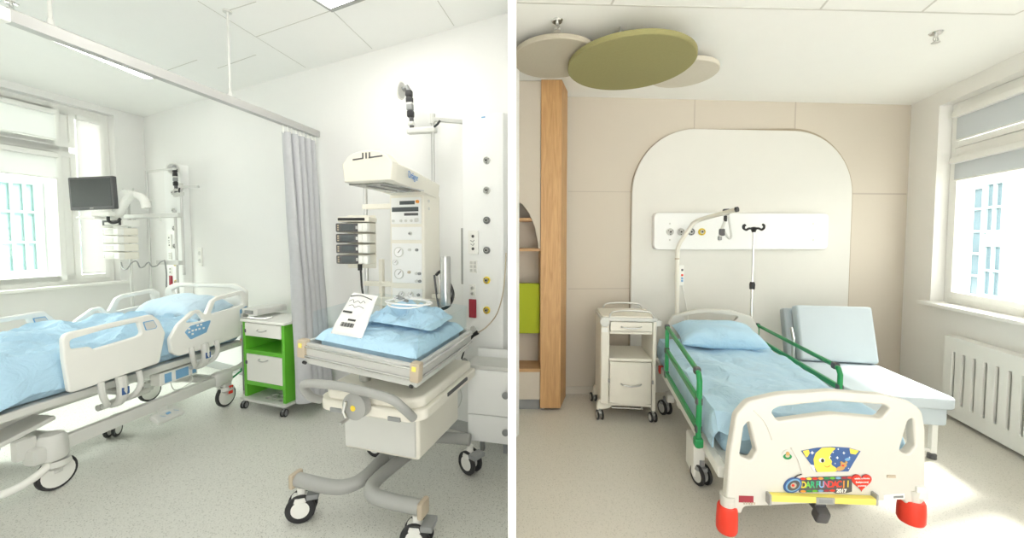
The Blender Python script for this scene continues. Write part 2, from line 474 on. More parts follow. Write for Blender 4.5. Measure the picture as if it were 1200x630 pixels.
# wall covering seams of the right back wall, arched panel
def on_wall(W, px, py, offd=0.0): return W.uz(px, py, offd)
sb = MB()
for (a, c) in (((932, 118), (932, 152)), ((814, 116), (814, 150)), ((666, 224), (740, 225)), ((998, 226), (1062, 228)), ((666, 338), (740, 338))):
    (u0, z0), (u1, z1) = RB.uz(*a), RB.uz(*c)
    sb.box(((u0 + u1) / 2, -.0005, (z0 + z1) / 2), (abs(u1 - u0) + .003, .002, abs(z1 - z0) + .003))
put(struct('trim_1', sb, M['seam']), RB.p0, RB.rz)
aT = .035
(ua, _), (ub, _) = RB.uz(740, 300, aT), RB.uz(996, 300, aT)
_, za = RB.uz(870, 152, aT)
ra = .62
ob = [(ua, 0.0), (ub, 0.0)] + arc(ub - ra, za - ra, ra, 0, PI / 2, 14) + arc(ua + ra, za - ra, ra, PI / 2, PI, 14)
ap = MB().plate([ob], aT, .003, Matrix.Translation((0, -aT / 2, 0)) @ XZ)
arch = put(struct('trim_2', ap, M['arch']), RB.p0, RB.rz)
# tan strip round the arch, wider along its right edge
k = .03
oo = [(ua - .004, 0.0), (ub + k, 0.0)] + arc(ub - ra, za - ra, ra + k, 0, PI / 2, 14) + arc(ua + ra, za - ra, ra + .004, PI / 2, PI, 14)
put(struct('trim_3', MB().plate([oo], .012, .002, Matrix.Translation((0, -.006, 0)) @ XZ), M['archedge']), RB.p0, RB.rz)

# ------------------------------------------------------------------ windows
def bar(b, u0, u1, z0, z1, y, d, bev=.006): b.box(((u0 + u1) / 2, y, (z0 + z1) / 2), (u1 - u0, d, z1 - z0), bev)
def ring(b, u0, u1, z0, z1, w, y, d):
    bar(b, u0, u0 + w, z0, z1, y, d); bar(b, u1 - w, u1, z0, z1, y, d)
    bar(b, u0 + w - .002, u1 - w + .002, z0 + .0005, z0 + w, y, d - .001); bar(b, u0 + w - .002, u1 - w + .002, z1 - w, z1 - .0005, y, d - .001)

def window(name, W, hole, mullions, transoms, yw, blinds, bm_, sillm):
    u0, u1, z0, z1 = hole
    f = MB(); ring(f, u0, u1, z0, z1, .05, yw, .07)
    for m_ in mullions: bar(f, m_ - .035, m_ + .035, z0 + .05, z1 - .05, yw, .07)
    o = struct(name, f, M['frame']); put(o, W.p0, W.rz)
    edges = [u0 + .05] + [x for m_ in mullions for x in (m_ - .035, m_ + .035)] + [u1 - .05]
    for i in range(0, len(edges), 2):
        a, c = edges[i], edges[i + 1]; tz = transoms[i // 2]
        cells = [(z0 + .05, z1 - .05)] if tz is None else [(z0 + .05, tz - .03), (tz + .03, z1 - .05)]
        if tz is not None:
            t = MB(); bar(t, a, c, tz - .03, tz + .03, yw, .07); t.build('window_transom', M['frame'], o)
        for (s, e) in cells:
            sh = MB(); ring(sh, a, c, s, e, .055, yw - .02, .06); so = sh.build('window_sash', M['frame'], o)
            g = MB(); g.box(((a + c) / 2, yw, (s + e) / 2), (c - a - .1, .006, e - s - .1)); g.build('window_pane', M['glass'], so)
    for (a, c, s, e) in blinds:
        b = MB(); b.box(((a + c) / 2, yw - .062, (s + e) / 2), (c - a, .003, e - s)); bo = b.build('roller_blind', bm_, o)
        cs = MB(); cs.box(((a + c) / 2, yw - .078, e + .012), (c - a + .02, .05, .055), .012); cs.build('blind_cassette', M['frame'], bo)
        br = MB(); br.cyl((a, yw - .062, s), (c, yw - .062, s), .008); br.build('blind_bottom_bar', M['frame'], bo)
    sl = MB(); sl.box(((u0 + u1) / 2, yw / 2 - .045, z0 - .012), (u1 - u0 + .08, yw + .07, .03), .006)
    sl.build('window_sill', sillm, o)
    return o

yw = .13
def uzr(W, px, py): return W.uz(px, py, -(yw - .06))
mu = uzr(WW, 79, 200)[0]; tz = uzr(WW, 60, 172)[1]
bl = uzr(WW, 30, 205)[1]; sb_ = uzr(WW, 105, 322)[1]
bt = uzr(WW, 40, 138)[1]
window('window_1', WW, holeL, [mu, mu - 1.15, mu - 2.3], [tz, tz, tz, None], yw,
       [(mu + .09, uR - .11, zB + .12, zT - .13), (mu - 1.15 + .09, mu - .09, tz + .09, zT - .13), (mu - 1.15 + .09, mu - .09, bl, tz - .1), (mu - 2.3 + .09, mu - 1.15 - .09, tz + .09, zT - .13), (mu - 2.3 + .09, mu - 1.15 - .09, bl, tz - .1)], M['blind'], M['frame'])
# handle on the opening sash
tz2 = uzr(RS, 1160, 166)[1]; bl2 = uzr(RS, 1160, 204)[1]
window('window_2', RS, holeR, [vL + 1.2], [tz2, tz2], yw,
       [(vL + .10, vL + 1.10, tz2 + .09, yT - .13), (vL + .10, vL + 1.10, bl2, tz2 - .1), (vL + 1.3, vR - .1, tz2 + .09, yT - .13), (vL + 1.3, vR - .1, bl2, tz2 - .1)], M['blind_r'], M['frame'])

# ------------------------------------------------------------------ outside
def facade(name, label, W, dist, quads, walls, z1, u0, u1, depth):
    """building whose front stands dist outside a window wall; windows given as pixel boxes on its front"""
    F = Wall(W.p0 - W.n * dist, W.p0 - W.n * dist + W.d * W.L)
    e = thing(name, label, 'building', F.p0, F.rz)
    MB().box(((u0 + u1) / 2, depth / 2, z1 / 2 - .5), (u1 - u0, depth, z1 + 1), .02).build('wall', M[walls], e)
    for (x0, y0, x1, y1, nx, ny, mk, fk) in quads:
        ua_, zt = F.uz(x0, y0); ub_, zb = F.uz(x1, y1)
        ua_, ub_ = sorted((ua_, ub_)); zb, zt = sorted((zb, zt))
        g = MB(); ring(g, ua_, ub_, zb, zt, .05, -.02, .08)
        for i in range(1, nx): bar(g, ua_ + (ub_ - ua_) * i / nx - .025, ua_ + (ub_ - ua_) * i / nx + .025, zb, zt, -.02, .07)
        for j in range(1, ny): bar(g, ua_, ub_, zb + (zt - zb) * j / ny - .025, zb + (zt - zb) * j / ny + .025, -.02, .07)
        w_ = g.build('window', M[fk], e)
        MB().box(((ua_ + ub_) / 2, .0, (zb + zt) / 2), (ub_ - ua_, .02, zt - zb)).build('pane', M[mk], w_)
    return e
facade('office_building', 'pale teal glazed office block outside the window beyond the patient monitor', WW, 5.5,
       [(-60, 204, 46, 318, 6, 3, 'ext_t', 'ext_l'), (50, 214, 62, 318, 1, 3, 'ext_l', 'ext_w'), (66, 214, 100, 318, 2, 3, 'ext_t', 'ext_w')],
       'ext_w', 4.2, -3, 14, 2.0)
facade('apartment_building', 'white building with tall blue-grey windows outside the window above the radiator', RS, 4.6,
       [(1126, 222, 1151, 350, 2, 5, 'ext_d', 'ext_l'), (1158, 214, 1179, 272, 2, 2, 'ext_d', 'ext_l'), (1155, 286, 1176, 350, 2, 2, 'ext_d', 'ext_l'), (1216, 210, 1240, 270, 2, 2, 'ext_d', 'ext_l'), (1216, 286, 1240, 350, 2, 2, 'ext_d', 'ext_l')],
       'ext_w', 4.2, -9, 8, 2.0)
gl = MB().box((0, 4, -.35), (44, 30, .1)); struct('ground', gl, M['ground'])
# ------------------------------------------------------------------ pixel rays in a thing's frame
def lray(e, px, py):
    inv = mtx(e.location, 0, 0, e.rotation_euler.z).inverted()
    return inv @ Vector((0, 0, CAMZ)), inv.to_3x3() @ ray(px, py)
def hit(e, px, py, axis, val):
    o, d = lray(e, px, py); return o + d * ((val - o[axis]) / d[axis])
def hx(e, px, py, x): h = hit(e, px, py, 0, x); return h.y, h.z
def hy(e, px, py, y): h = hit(e, px, py, 1, y); return h.x, h.z
YZ = Matrix(((0, 0, 1, 0), (1, 0, 0, 0), (0, 1, 0, 0), (0, 0, 0, 1)))   # XY plate -> x->y, y->z, faces +x

def soft(pts, r=.02): return rpoly(pts, r, 5)

# ------------------------------------------------------------------ cloth helpers
def wob(v, sc, amp, seed=0.0): return amp * noise.noise(Vector((v[0] * sc + seed, v[1] * sc, v[2] * sc)))
def pillow(w, d, h, seed=1.0, n=44):
    b = MB()
    def f(top):
        def g(u, v):
            x, y = u * 2 - 1, v * 2 - 1
            pin = 1 - .10 * (abs(x) ** 3 * (1 - abs(y)) * 0 + (x * x) * (1 - y * y) * .6)
            X = x * w / 2 * (1 - .09 * (1 - x * x) * 0 - .10 * (1 - abs(y) ** 2.2) * 0 - .06 * (1 - y * y) * x * x)
            Y = y * d / 2 * (1 - .10 * (1 - x * x) * y * y)
            e = max(0, (1 - x ** 4) * (1 - y ** 4)) ** .62
            z = h * e * (.62 if top else -.38)
            z += e * (wob((X, Y, seed), 7, .018) + .010 * math.sin(X * 26 + 4 * Y + 3 * noise.noise(Vector((X * 4, Y * 4, seed)))) * (abs(y) ** 1.5)) * (1 if top else .3)
            return Vector((X, Y, z))
        return g
    b.surf(n, n, f(True)); b.surf(n, n, f(False))
    return b

# ------------------------------------------------------------------ left hospital bed
W1, W2 = fl(72, 571), fl(258, 475)
rzb = R(-8); mid = (W1 + W2) / 2
cb = mid - Vector((math.cos(rzb), math.sin(rzb), 0)) * .38
bed = thing('hospital_bed', 'big white electric hospital bed with moulded side panels under the window on the left', 'bed', (cb.x, cb.y, 0), rzb)
# base frame
for sx in (1, -1):
    b = MB(); b.box((sx * .40, -.03, .265), (.055, 1.16, .085), .014); b.build('base_bar', M['lgrey'], bed)
    h = MB(); h.box((sx * .40, .545, .27), (.10, .17, .13), .035, seg=3); h.box((sx * .40, .58, .205), (.07, .08, .08), .02); h.build('caster_housing', M['lgrey'], bed)
    h = MB(); h.lathe([(.02, .19), (.062, .195), (.07, .21), (.066, .32), (.05, .345), (.01, .35)], 24, mtx((sx * .40, -.60, 0))); h.box((sx * .40, -.66, .25), (.09, .10, .10), .02); h.build('caster_housing', M['lgrey'], bed)
MB().box((0, .50, .27), (.76, .07, .06), .012).build('cross_beam', M['lgrey'], bed)
MB().box((0, -.55, .28), (.76, .08, .06), .012).build('cross_beam', M['lgrey'], bed)
for (x, y, red) in ((.40, .58, 1), (.40, -.585, 0), (-.40, .58, 0), (-.36, -.5, 0)):
    c = caster(bed, (x, y, 0), .098, .05, 0, M['lgrey'], M['white'], False, .0, hr=.84)
    if red:
        l = MB(); l.box((x + .055, y - .0, .155), (.012, .04, .075), .006, rx=-.1); l.build('brake_tab', M['red'], c)
c = caster(bed, (.02, -.02, 0), .06, .04, .5, M['lgrey'], M['white'], True, .02)
a = MB(); a.tube([(.02, -.02, .15), (.15, .0, .19), (.36, .03, .24)], .02); a.build('centre_caster_arm', M['lgrey'], bed)
# foot pedal panel
pb = MB(); pb.box((.46, .02, .175), (.10, .20, .035), .016, ry=.5); pb.box((.42, .02, .215), (.03, .06, .06), .006)
po = pb.build('foot_pedal', M['lgrey'], bed)
pk = MB()
for yy in (-.05, .05): pk.prism([(-.018, -.016), (.018, -.016), (0, .018)], 0, .002, mtx((.468, .02 + yy, .1925), 0, .5, PI / 2))
pk.box((.468, .02, .1932), (.02, .03, .002), ry=.5); pk.build('pedal_arrows', M['blue'], po)
# lift mechanism
for (y0, z0, y1, z1, wd) in ((-.86, .40, -.18, .53, .13), (.42, .30, .02, .50, .12)):
    b = MB(); L = math.hypot(y1 - y0, z1 - z0)
    for sx in (-.17, .0, .17):
        b.box((sx, (y0 + y1) / 2, (z0 + z1) / 2), (.10, L, .05), .012, rx=math.atan2(z1 - z0, y1 - y0))
    b.box((0, (y0 + y1) / 2, (z0 + z1) / 2 + .012), (.34, L * .8, .02), .004, rx=math.atan2(z1 - z0, y1 - y0))
    b.build('lift_arm', M['lgrey'], bed)
b = MB(); b.tube([(-.3, -.16, .42), (.3, -.16, .42)], .025); b.tube([(.30, -.30, .36), (.30, .02, .36)], .022); b.build('lift_shaft', M['lgrey'], bed)
# foot end: slanted cover, box and bumper
b = MB(); b.box((.06, -.72, .385), (.62, .34, .03), .01, rx=.22); b.box((.37, -.70, .305), (.05, .09, .12), .012); b.build('foot_cover', M['lgrey'], bed)
b = MB(); b.tube([(.40, -.60, .20), (.42, -.66, .15), (.40, -.78, .11), (.28, -.92, .10), (0, -.97, .10), (-.28, -.92, .10), (-.40, -.78, .11)], .022, 12, sm=6); b.build('foot_bumper', M['white'], bed)
# mattress platform
b = MB()
for sx in (1, -1): b.box((sx * .415, -.28, .535), (.05, 2.10, .05), .012)
b.box((0, -.28, .545), (.82, 2.08, .02), .004); b.build('mattress_platform', M['lgrey'], bed)
b = MB(); b.box((0, -.28, .64), (.81, 2.08, .16), .05, seg=4); b.build('mattress', M['linen'], bed)
# control box with blue stickers under the deck
b = MB(); b.box((.36, .17, .44), (.09, .30, .10), .01); bo = b.build('control_box', M['white'], bed)
b = MB(); b.box((.407, .08, .44), (.004, .05, .07)); b.box((.407, .19, .44), (.004, .10, .07)); b.box((.407, .29, .44), (.004, .03, .07)); b.build('control_sticker', M['blue'], bo)
b = MB(); b.tube([(.40, .10, .40), (.41, .12, .33), (.40, .2, .32), (.41, .27, .35), (.40, .26, .41)], .004, 6, sm=5); b.build('control_cable', M['lgrey'], bo)
# side panels traced on the plane of the bed's right side
PX = .475
def tr(pts, r=.02): return soft([hx(bed, x, y, PX) for x, y in pts], r)
footP = [tr([(70.5, 391), (176, 368), (185, 375), (192, 390), (185, 425), (79, 461), (72, 420)], [.05, .04, .03, .03, .03, .03, .02]),
         tr([(79.5, 398), (120, 386), (160, 377), (165, 392), (108, 409), (103, 406), (80.5, 409)], [.02, .02, .02, .03, .012, .012, .02])]
headP = [tr([(197, 397), (207, 380), (224, 364.5), (232, 362.5), (239, 369), (246, 352.5), (253, 347.5), (282, 340), (288, 344), (288.5, 371), (281, 393), (243, 407), (208, 417), (199, 413)],
            [.04, .05, .03, .02, .015, .03, .03, .03, .02, .04, .04, .05, .05, .03]),
         tr([(215, 378), (226, 367.5), (231, 366.5), (237.5, 375.5), (226, 377.5)], .01),
         tr([(245, 368), (250.5, 353), (256, 351), (280, 345), (283.5, 357)], [.012, .02, .012, .02, .02])]
labels = [tr([(214, 389), (221, 381.5), (245, 374.5), (239.5, 389), (221, 397.5)], .012)]
lab2 = [tr([(164.5, 377), (177, 374.5), (181.5, 382), (180, 384.5), (168, 387)], .008)]
lab3 = [tr([(279, 363), (287, 358), (286.5, 368), (279.5, 372)], .006)]
def shifted(loops, cy, s): return [[(p[0], p[1]) for p in L] for L in loops]
for sx in (1, -1):
    o = MB().plate(footP, .034, .009, Matrix.Translation((sx * PX, 0, 0)) @ YZ).build('side_panel', M['white'], bed)
    MB().plate(lab2, .004, .001, Matrix.Translation((sx * PX + .019, 0, 0)) @ YZ).build('panel_sticker', M['blue'], o)
    inn = [rpoly([(sum(p[0] for p in lab2[0]) / len(lab2[0]) + (p[0] - sum(q[0] for q in lab2[0]) / len(lab2[0])) * .86, sum(q[1] for q in lab2[0]) / len(lab2[0]) + (p[1] - sum(q[1] for q in lab2[0]) / len(lab2[0])) * .82) for p in lab2[0]], 0)]
    MB().plate(inn, .003, .0005, Matrix.Translation((sx * PX + .0215, 0, 0)) @ YZ).build('sticker_field', M['lgrey'], o)
    o = MB().plate(headP, .034, .007, Matrix.Translation((sx * PX, 0, 0)) @ YZ).build('side_panel', M['white'], bed)
    c = MB().plate(labels, .004, .001, Matrix.Translation((sx * PX + .019, 0, 0)) @ YZ).build('control_keypad', M['blue'], o)
    kb = MB()
    for (kx, ky) in ((219, 389), (219, 385), (223, 387), (223, 391), (229, 381), (233, 380), (231, 385), (236, 384), (227, 386)):
        y_, z_ = hx(bed, kx, ky, PX); kb.box((sx * PX + .0218, y_, z_), (.003, .017, .014), .001)
    kb.build('keypad_buttons', M['white'], o)
    MB().plate(lab3, .004, .001, Matrix.Translation((sx * PX + .019, 0, 0)) @ YZ).build('panel_sticker', M['blue'], o)
    # curved supports that carry the panels
    for (yc, zc) in ((-.30, .50), (.30, .56)):
        for k, dy in enumerate((-.11, 0, .11)):
            s = MB(); s.tube([(sx * .497, yc + dy, zc + .09), (sx * .508, yc + dy, zc), (sx * .488, yc + dy * .7, zc - .07), (sx * .42, yc + dy * .4, zc - .10)], .018 if dy else .030, 10, sm=5)
            so_ = s.build('panel_support', M['lgrey'], bed)
            if dy == 0: MB().box((sx * .532, yc, zc - .005), (.006, .045, .05), .003).build('support_sticker', M['dblue'], so_)
# head end
hp = MB(); hb = [rpoly([(-.43, .60), (.43, .60), (.45, 1.03), (.33, 1.085), (-.33, 1.085), (-.45, 1.03)], [.03, .03, .07, .12, .12, .07], 8),
                 rpoly([(-.33, .965), (.33, .965), (.37, 1.01), (.28, 1.045), (-.28, 1.045), (-.37, 1.01)], [.03] * 6, 5)]
hp.plate(hb, .035, .012, Matrix.Translation((0, .80, 0)) @ XZ).build('head_panel', M['white'], bed)
b = MB(); b.tube([(.38, .60, .30), (.43, .72, .33), (.455, .80, .42), (.455, .80, .56)], .022, 12, sm=5); b.box((.43, .80, .55), (.10, .06, .09), .015); b.build('head_post', M['lgrey'], bed)
b = MB(); b.cyl((.44, .72, .56), (.47, .78, .57), .02); b.build('release_lever', M['orange'], bed)
b = MB(); b.tube([(.42, .64, .24), (.45, .72, .29)], .008); b.cyl((.452, .70, .285), (.475, .755, .325), .02, n=14); b.build('brake_pedal', M['rail'], bed)

# duvet over the mattress
DW = .90
def duvet(u, v):
    y = -1.42 + 1.76 * v
    s = (u - .5) * 2
    top = .775; a = abs(s)
    foot = max(0.0, min(1.0, (-.70 - y) / .25))
    if a < .70: x = s / .70 * .422; z = top
    else:
        t = (a - .70) / .30
        x = math.copysign(.422 + .012 * math.sin(min(1, t * 2.2) * PI / 2), s); z = top - .018 - t * (.145 + .085 * foot)
        x += math.copysign(foot * t * (.045 + .03 * math.sin(15 * y + 3 * noise.noise(Vector((y * 4, 0, 1))))), s)
        x += math.copysign(.004 * math.sin(17 * y), s)
        z += .02 * math.sin(7 * y + 1) * t
    f = 1 - max(0, (a - .6) / .4)
    z += .026 * (1 - s * s) + abs(wob((x, y, 2.1), 3.2, .035)) * f + abs(wob((x, y, 5.1), 8, .022)) * f
    z += .016 * (1 + math.sin(10 * y + 6 * x + 4 * noise.noise(Vector((x * 3, y * 2, 0))))) * f
    z += .045 * (1 - abs(noise.noise(Vector((x * 3.1 + y * 1.2, y * 2.2 - x, 4))))) ** 6 * f + .02 * (1 - abs(noise.noise(Vector((x * 7 - y * 3, y * 5, 8))))) ** 6 * f
    return Vector((x, y, z))
d = MB().surf(60, 90, duvet, -.010).build('duvet', M['linen2'])
put(d, bed.location, rzb); tag(d, 'rumpled pale blue duvet spread over the white hospital bed by the window', 'duvet')
p = pillow(.66, .42, .24, 3.0).build('pillow', M['linenw']); 
p.location = mtx(bed.location, 0, 0, rzb) @ Vector((0, .56, .845)); p.rotation_euler = (.18, 0, rzb)
tag(p, 'plump very pale blue pillow at the head of the white hospital bed by the window', 'pillow')
# ------------------------------------------------------------------ curtain rail and curtain
zr = 2.47
rA, rB = fl(6, 20, zr), WL.hit(372, 157, .02); rB.z = zr
rd = (rB - rA); rlen = math.hypot(rd.x, rd.y); rrz = math.atan2(rd.y, rd.x)
rail = thing('curtain_rail', 'long grey curtain rail hung below the ceiling on thin rods', 'curtain rail', (rA.x, rA.y, zr), rrz)
b = MB(); b.prism([(-.026, -.018), (.026, -.018), (.026, .034), (.016, .042), (-.016, .042), (-.026, .034)], 0, rlen, Matrix(((0, 0, 1, 0), (1, 0, 0, 0), (0, 1, 0, 0), (0, 0, 0, 1))))
b.build('track', M['rail_grey'], rail)
b = MB(); b.box((-.02, 0, .004), (.05, .06, .06), .006); b.build('end_cap', M['white'], rail)
for px in (61, 268):
    dd = ray(px, 60); t = 0
    # crossing of the sight line with the rail, in plan
    a = Vector((dd.x, dd.y)); q = Vector((rA.x, rA.y)); v = Vector((rd.x, rd.y))
    den = a.x * v.y - a.y * v.x; f = (q.x * -a.y + q.y * a.x) / -den if abs(den) > 1e-9 else .5
    L = f * rlen
    b = MB(); b.cyl((L, 0, .028), (L, 0, HL - zr), .008, n=12); b.cyl((L, 0, .028), (L, 0, .07), .017, .011); b.cyl((L, 0, HL - zr - .012), (L, 0, HL - zr), .028)
    b.build('hanger_rod', M['lgrey'], rail)
u0c, u1c = .79 * rlen, rlen - .03
def curtain(u, v):
    # v: 0 at the hem, 1 at the hooks
    x = u0c + (u1c - u0c) * u
    sp = 1 - v
    fold = math.sin(u * 2 * PI * 5.5 + .7 * math.sin(v * 3))
    y = fold * (.030 + .022 * sp) + .012 * math.sin(u * 31 + v * 2) + wob((u * 3, v * 2, 0), 2, .015)
    x += .03 * math.cos(u * 2 * PI * 5.5) * (.5 + sp) - .05 * sp
    return Vector((x, y - .165 * sp, .14 + (zr - .07 - .14) * v))
c = MB().surf(120, 26, curtain, .004).build('curtain', M['curtain'], ang=60)
put(c, (rA.x, rA.y, 0), rrz); tag(c, 'grey fabric curtain pulled together at the wall end of its rail', 'curtain')
for i in range(9):
    u = i / 8; h = MB(); x = u0c + (u1c - u0c) * u
    h.tube([(x, 0, -.0245), (x + .004, .006, -.034), (x, 0, -.045), (x, math.sin(u * 2 * PI * 5.5) * .02, -.085)], .005, 6)
    o = h.build('curtain_hook', M['white'], c); o.location = (0, 0, zr)

# ------------------------------------------------------------------ ceiling lights of the left room
c0 = fl(389, 12, HL); q = c0 - WL.d * 0
cl = thing('ceiling_light', 'square recessed ceiling panel light above the infant warmer', 'ceiling light', (c0.x, c0.y, HL), WL.rz)
f = MB(); ring(f, 0, .6, -.02, .0, .0001, 0, .0001) if False else None
f = MB()
for (cc, ss) in (((.3, -.0125, -.008), (.6, .025, .016)), ((.3, -.5875, -.008), (.6, .025, .016)), ((.0125, -.3, -.008), (.025, .55, .016)), ((.5875, -.3, -.008), (.025, .55, .016))): f.box(cc, ss, .002)
f.build('frame', M['grey'], cl)
MB().box((.3, -.3, -.004), (.55, .55, .006)).build('diffuser', M['light'], cl)
a0, a1 = fl(14, 20, HL), fl(181, 91, HL); dv = a1 - a0
ll = thing('linear_ceiling_light', 'long slim recessed ceiling light running towards the back wall beside the curtain rail', 'ceiling light', (a0.x, a0.y, HL), math.atan2(dv.y, dv.x))
L = dv.length
f = MB(); f.box((L / 2, -.002, -.006), (L, .012, .014), .002); f.box((L / 2, .102, -.006), (L, .012, .014), .002); f.box((0, .05, -.006), (.012, .115, .014)); f.box((L, .05, -.006), (.012, .115, .014)); f.build('frame', M['lgrey'], ll)
MB().box((L / 2, .05, -.004), (L - .01, .095, .006)).build('diffuser', M['light'], ll)

def sprinkler(px, py, H, label):
    p = fl(px, py, H); e = thing('sprinkler_head', label, 'sprinkler', (p.x, p.y, H))
    MB().lathe([(.005, -.012), (.03, -.010), (.036, -.002), (.036, 0)], 20).build('escutcheon', M['chrome'], e)
    b = MB(); b.cyl((0, 0, -.03), (0, 0, -.005), .010, n=12); b.tube([(.010, 0, -.028), (.016, 0, -.045), (.004, 0, -.062)], .0035, 8); b.tube([(-.010, 0, -.028), (-.016, 0, -.045), (-.004, 0, -.062)], .0035, 8); b.cyl((0, 0, -.055), (0, 0, -.028), .003, n=8)
    b.build('frame_arms', M['metal'], e)
    MB().lathe([(.003, -.066), (.022, -.066), (.022, -.063), (.003, -.062)], 18).build('deflector', M['metal'], e)
    return e
sprinkler(13, 3, HL, 'small metal sprinkler head in the ceiling above the end of the curtain rail')

# ------------------------------------------------------------------ green bedside cart
A, B = fl(286, 476), fl(337, 489); rzc = R(-20); mc = (A + B) / 2
cart = thing('bedside_cart', 'bright green and white bedside cart on castors beside the grey curtain', 'cart', (mc.x, mc.y, 0), rzc)
w_, d_, H_ = .50, .32, .80
zb = .095
b = MB(); 
plate_o = rrect(w_ + .05, d_ + .07, .03, 0, d_ / 2)
holes = [arc(hx_, hy_, .022, 0, 2 * PI * 15 / 16, 15) for hx_ in (-.02, .06, .14) for hy_ in (.05, .11, .17)]
b.plate([plate_o] + holes, .022, .004, mtx((0, 0, zb))); b.build('base_plate', M['lgrey'], cart)
for sx in (1, -1):
    b = MB(); b.box((sx * (w_ / 2 - .016), d_ / 2, (zb + .011 + H_ - .02) / 2), (.032, d_, H_ - .02 - zb - .011), .003); b.build('side_panel', M['green'], cart)
for zz in (.235, .515): MB().box((0, d_ / 2, zz), (w_ - .064, d_ - .004, .035), .002).build('shelf', M['green'], cart)
MB().box((-.08, d_ - .006, .62), (w_ - .23, .012, .175), .001).build('back_panel', M['green'], cart)
MB().box((0, d_ - .006, .38), (w_ - .066, .012, .24), .001).build('back_panel', M['green'], cart)
MB().plate([rrect(w_ + .03, d_ + .03, .012, 0, d_ / 2)], .022, .004, mtx((0, 0, H_ - .009))).build('top', M['white'], cart)
def pull(parent, x, y, z, w=.10, m='metal'):
    b = MB(); b.tube([(x - w / 2, y, z), (x - w / 2 + .008, y - .02, z - .004), (x, y - .026, z - .010), (x + w / 2 - .008, y - .02, z - .004), (x + w / 2, y, z)], .0055, 8, sm=4); b.build('handle', M[m], parent)
dr_ = MB().box((0, .15, .715), (w_ - .07, .31, .115), .004).build('drawer', M['white'], cart); pull(dr_, 0, -.004, .72)
do_ = MB().box((0, .012, .375), (w_ - .07, .022, .24), .004).build('door', M['white'], cart); pull(do_, 0, .002, .46)
for zz in (.42, .70): MB().box((-w_ / 2 + .04, -.004, zz), (.018, .01, .03), .003).build('latch', M['dgrey'], cart)
for (x, y) in ((-.24, -.01), (.24, -.01), (-.24, .33), (.24, .33)): caster(cart, (x, y, 0), .032, .022, .3, M['mgrey'], M['mgrey'], True, .016)
MB().box((-w_ / 2 - .045, .05, .47), (.035, .05, .74), .006).build('tray_post', M['metal'], cart)
MB().box((-w_ / 2 - .045, .05, .44), (.012, .056, .60), .002).build('post_scale', M['mgrey'], cart)
b = MB(); b.box((-w_ / 2 + .02, .20, .855), (.20, .30, .055), .010); fo = b.build('folded_tray', M['lgrey'], cart)
MB().box((-w_ / 2 + .02, .046, .855), (.10, .012, .03), .003).build('tray_clasp', M['mgrey'], fo)
MB().box((-w_ / 2 - .03, .10, .845), (.04, .10, .03), .006).build('tray_hinge', M['metal'], cart)
b = MB(); b.tube([(-w_ / 2 - .01, .02, .81), (.0, .03, .815), (.06, .05, .83)], .007, 8); b.build('towel_bar', M['metal'], cart)

# ------------------------------------------------------------------ infant warmer
A, B = fl(356, 606), fl(490, 642); rzw = R(-17); mw = (A + B) / 2
wm = thing('infant_warmer', 'cream open infant warmer with overhead heater hood on wheeled grey legs', 'infant warmer', (mw.x, mw.y, 0), rzw)
hw = (B - A).length / 2
zl = .215
def leg(pts, m=M['grey']):
    b = MB(); b.tube(pts, .036, 14, sm=8); return b
leg([(-hw - .02, -.01, zl), (-.16, -.01, zl), (-.07, .03, zl), (-.04, .12, zl), (-.055, .30, zl), (-.07, .42, zl)]).build('leg', M['grey'], wm)
leg([(hw + .02, -.01, zl), (.14, -.01, zl), (.06, .03, zl), (.035, .12, zl), (.05, .30, zl), (.07, .42, zl)]).build('leg', M['grey'], wm)
leg([(-hw, .64, zl), (-.12, .60, zl), (-.06, .50, zl), (-.05, .40, zl)]).build('leg', M['grey'], wm)
leg([(hw, .64, zl), (.12, .60, zl), (.06, .50, zl), (.05, .40, zl)]).build('leg', M['grey'], wm)
for sx in (1, -1): MB().box((sx * (hw + .035), -.01, zl), (.03, .08, .082), .012).build('leg_end_cap', M['tan'], wm)
for (x, y, yaw) in ((-hw, -.01, 2.15), (hw, -.01, 1.75), (-hw, .64, 1.5), (hw, .64, 1.15)):
    c = caster(wm, (x, y, 0), .074, .046, yaw, M['white'], M['white'], True, .03, hr=.62)
    MB().box((-.0, -.06, .135), (.09, .06, .03), .006, mtx((x, y, 0), 0, 0, yaw)).build('brake_lever', M['mgrey'], c)
b = MB(); b.box((0, .36, .30), (.12, .12, .22), .01); b.build('column', M['grey'], wm)
# drawer housing
x0, z1 = hy(wm, 402, 460, .10); x1, z0 = hy(wm, 491, 537, .10)
xa = (x0 + x1) / 2; wd = x1 - x0
bz0, bz1 = .365, .64
b = MB(); b.box((xa, .34, (bz0 + bz1) / 2), (wd, .48, bz1 - bz0), .018, seg=3); b.build('lift_housing', M['cream'], wm)
b = MB(); b.box((xa, .096, bz0 + .12), (wd - .03, .012, .20), .006); b.box((xa + wd * .28, .090, bz1 - .05), (wd * .36, .006, .006)); b.build('front_panel', M['lgrey'], wm)
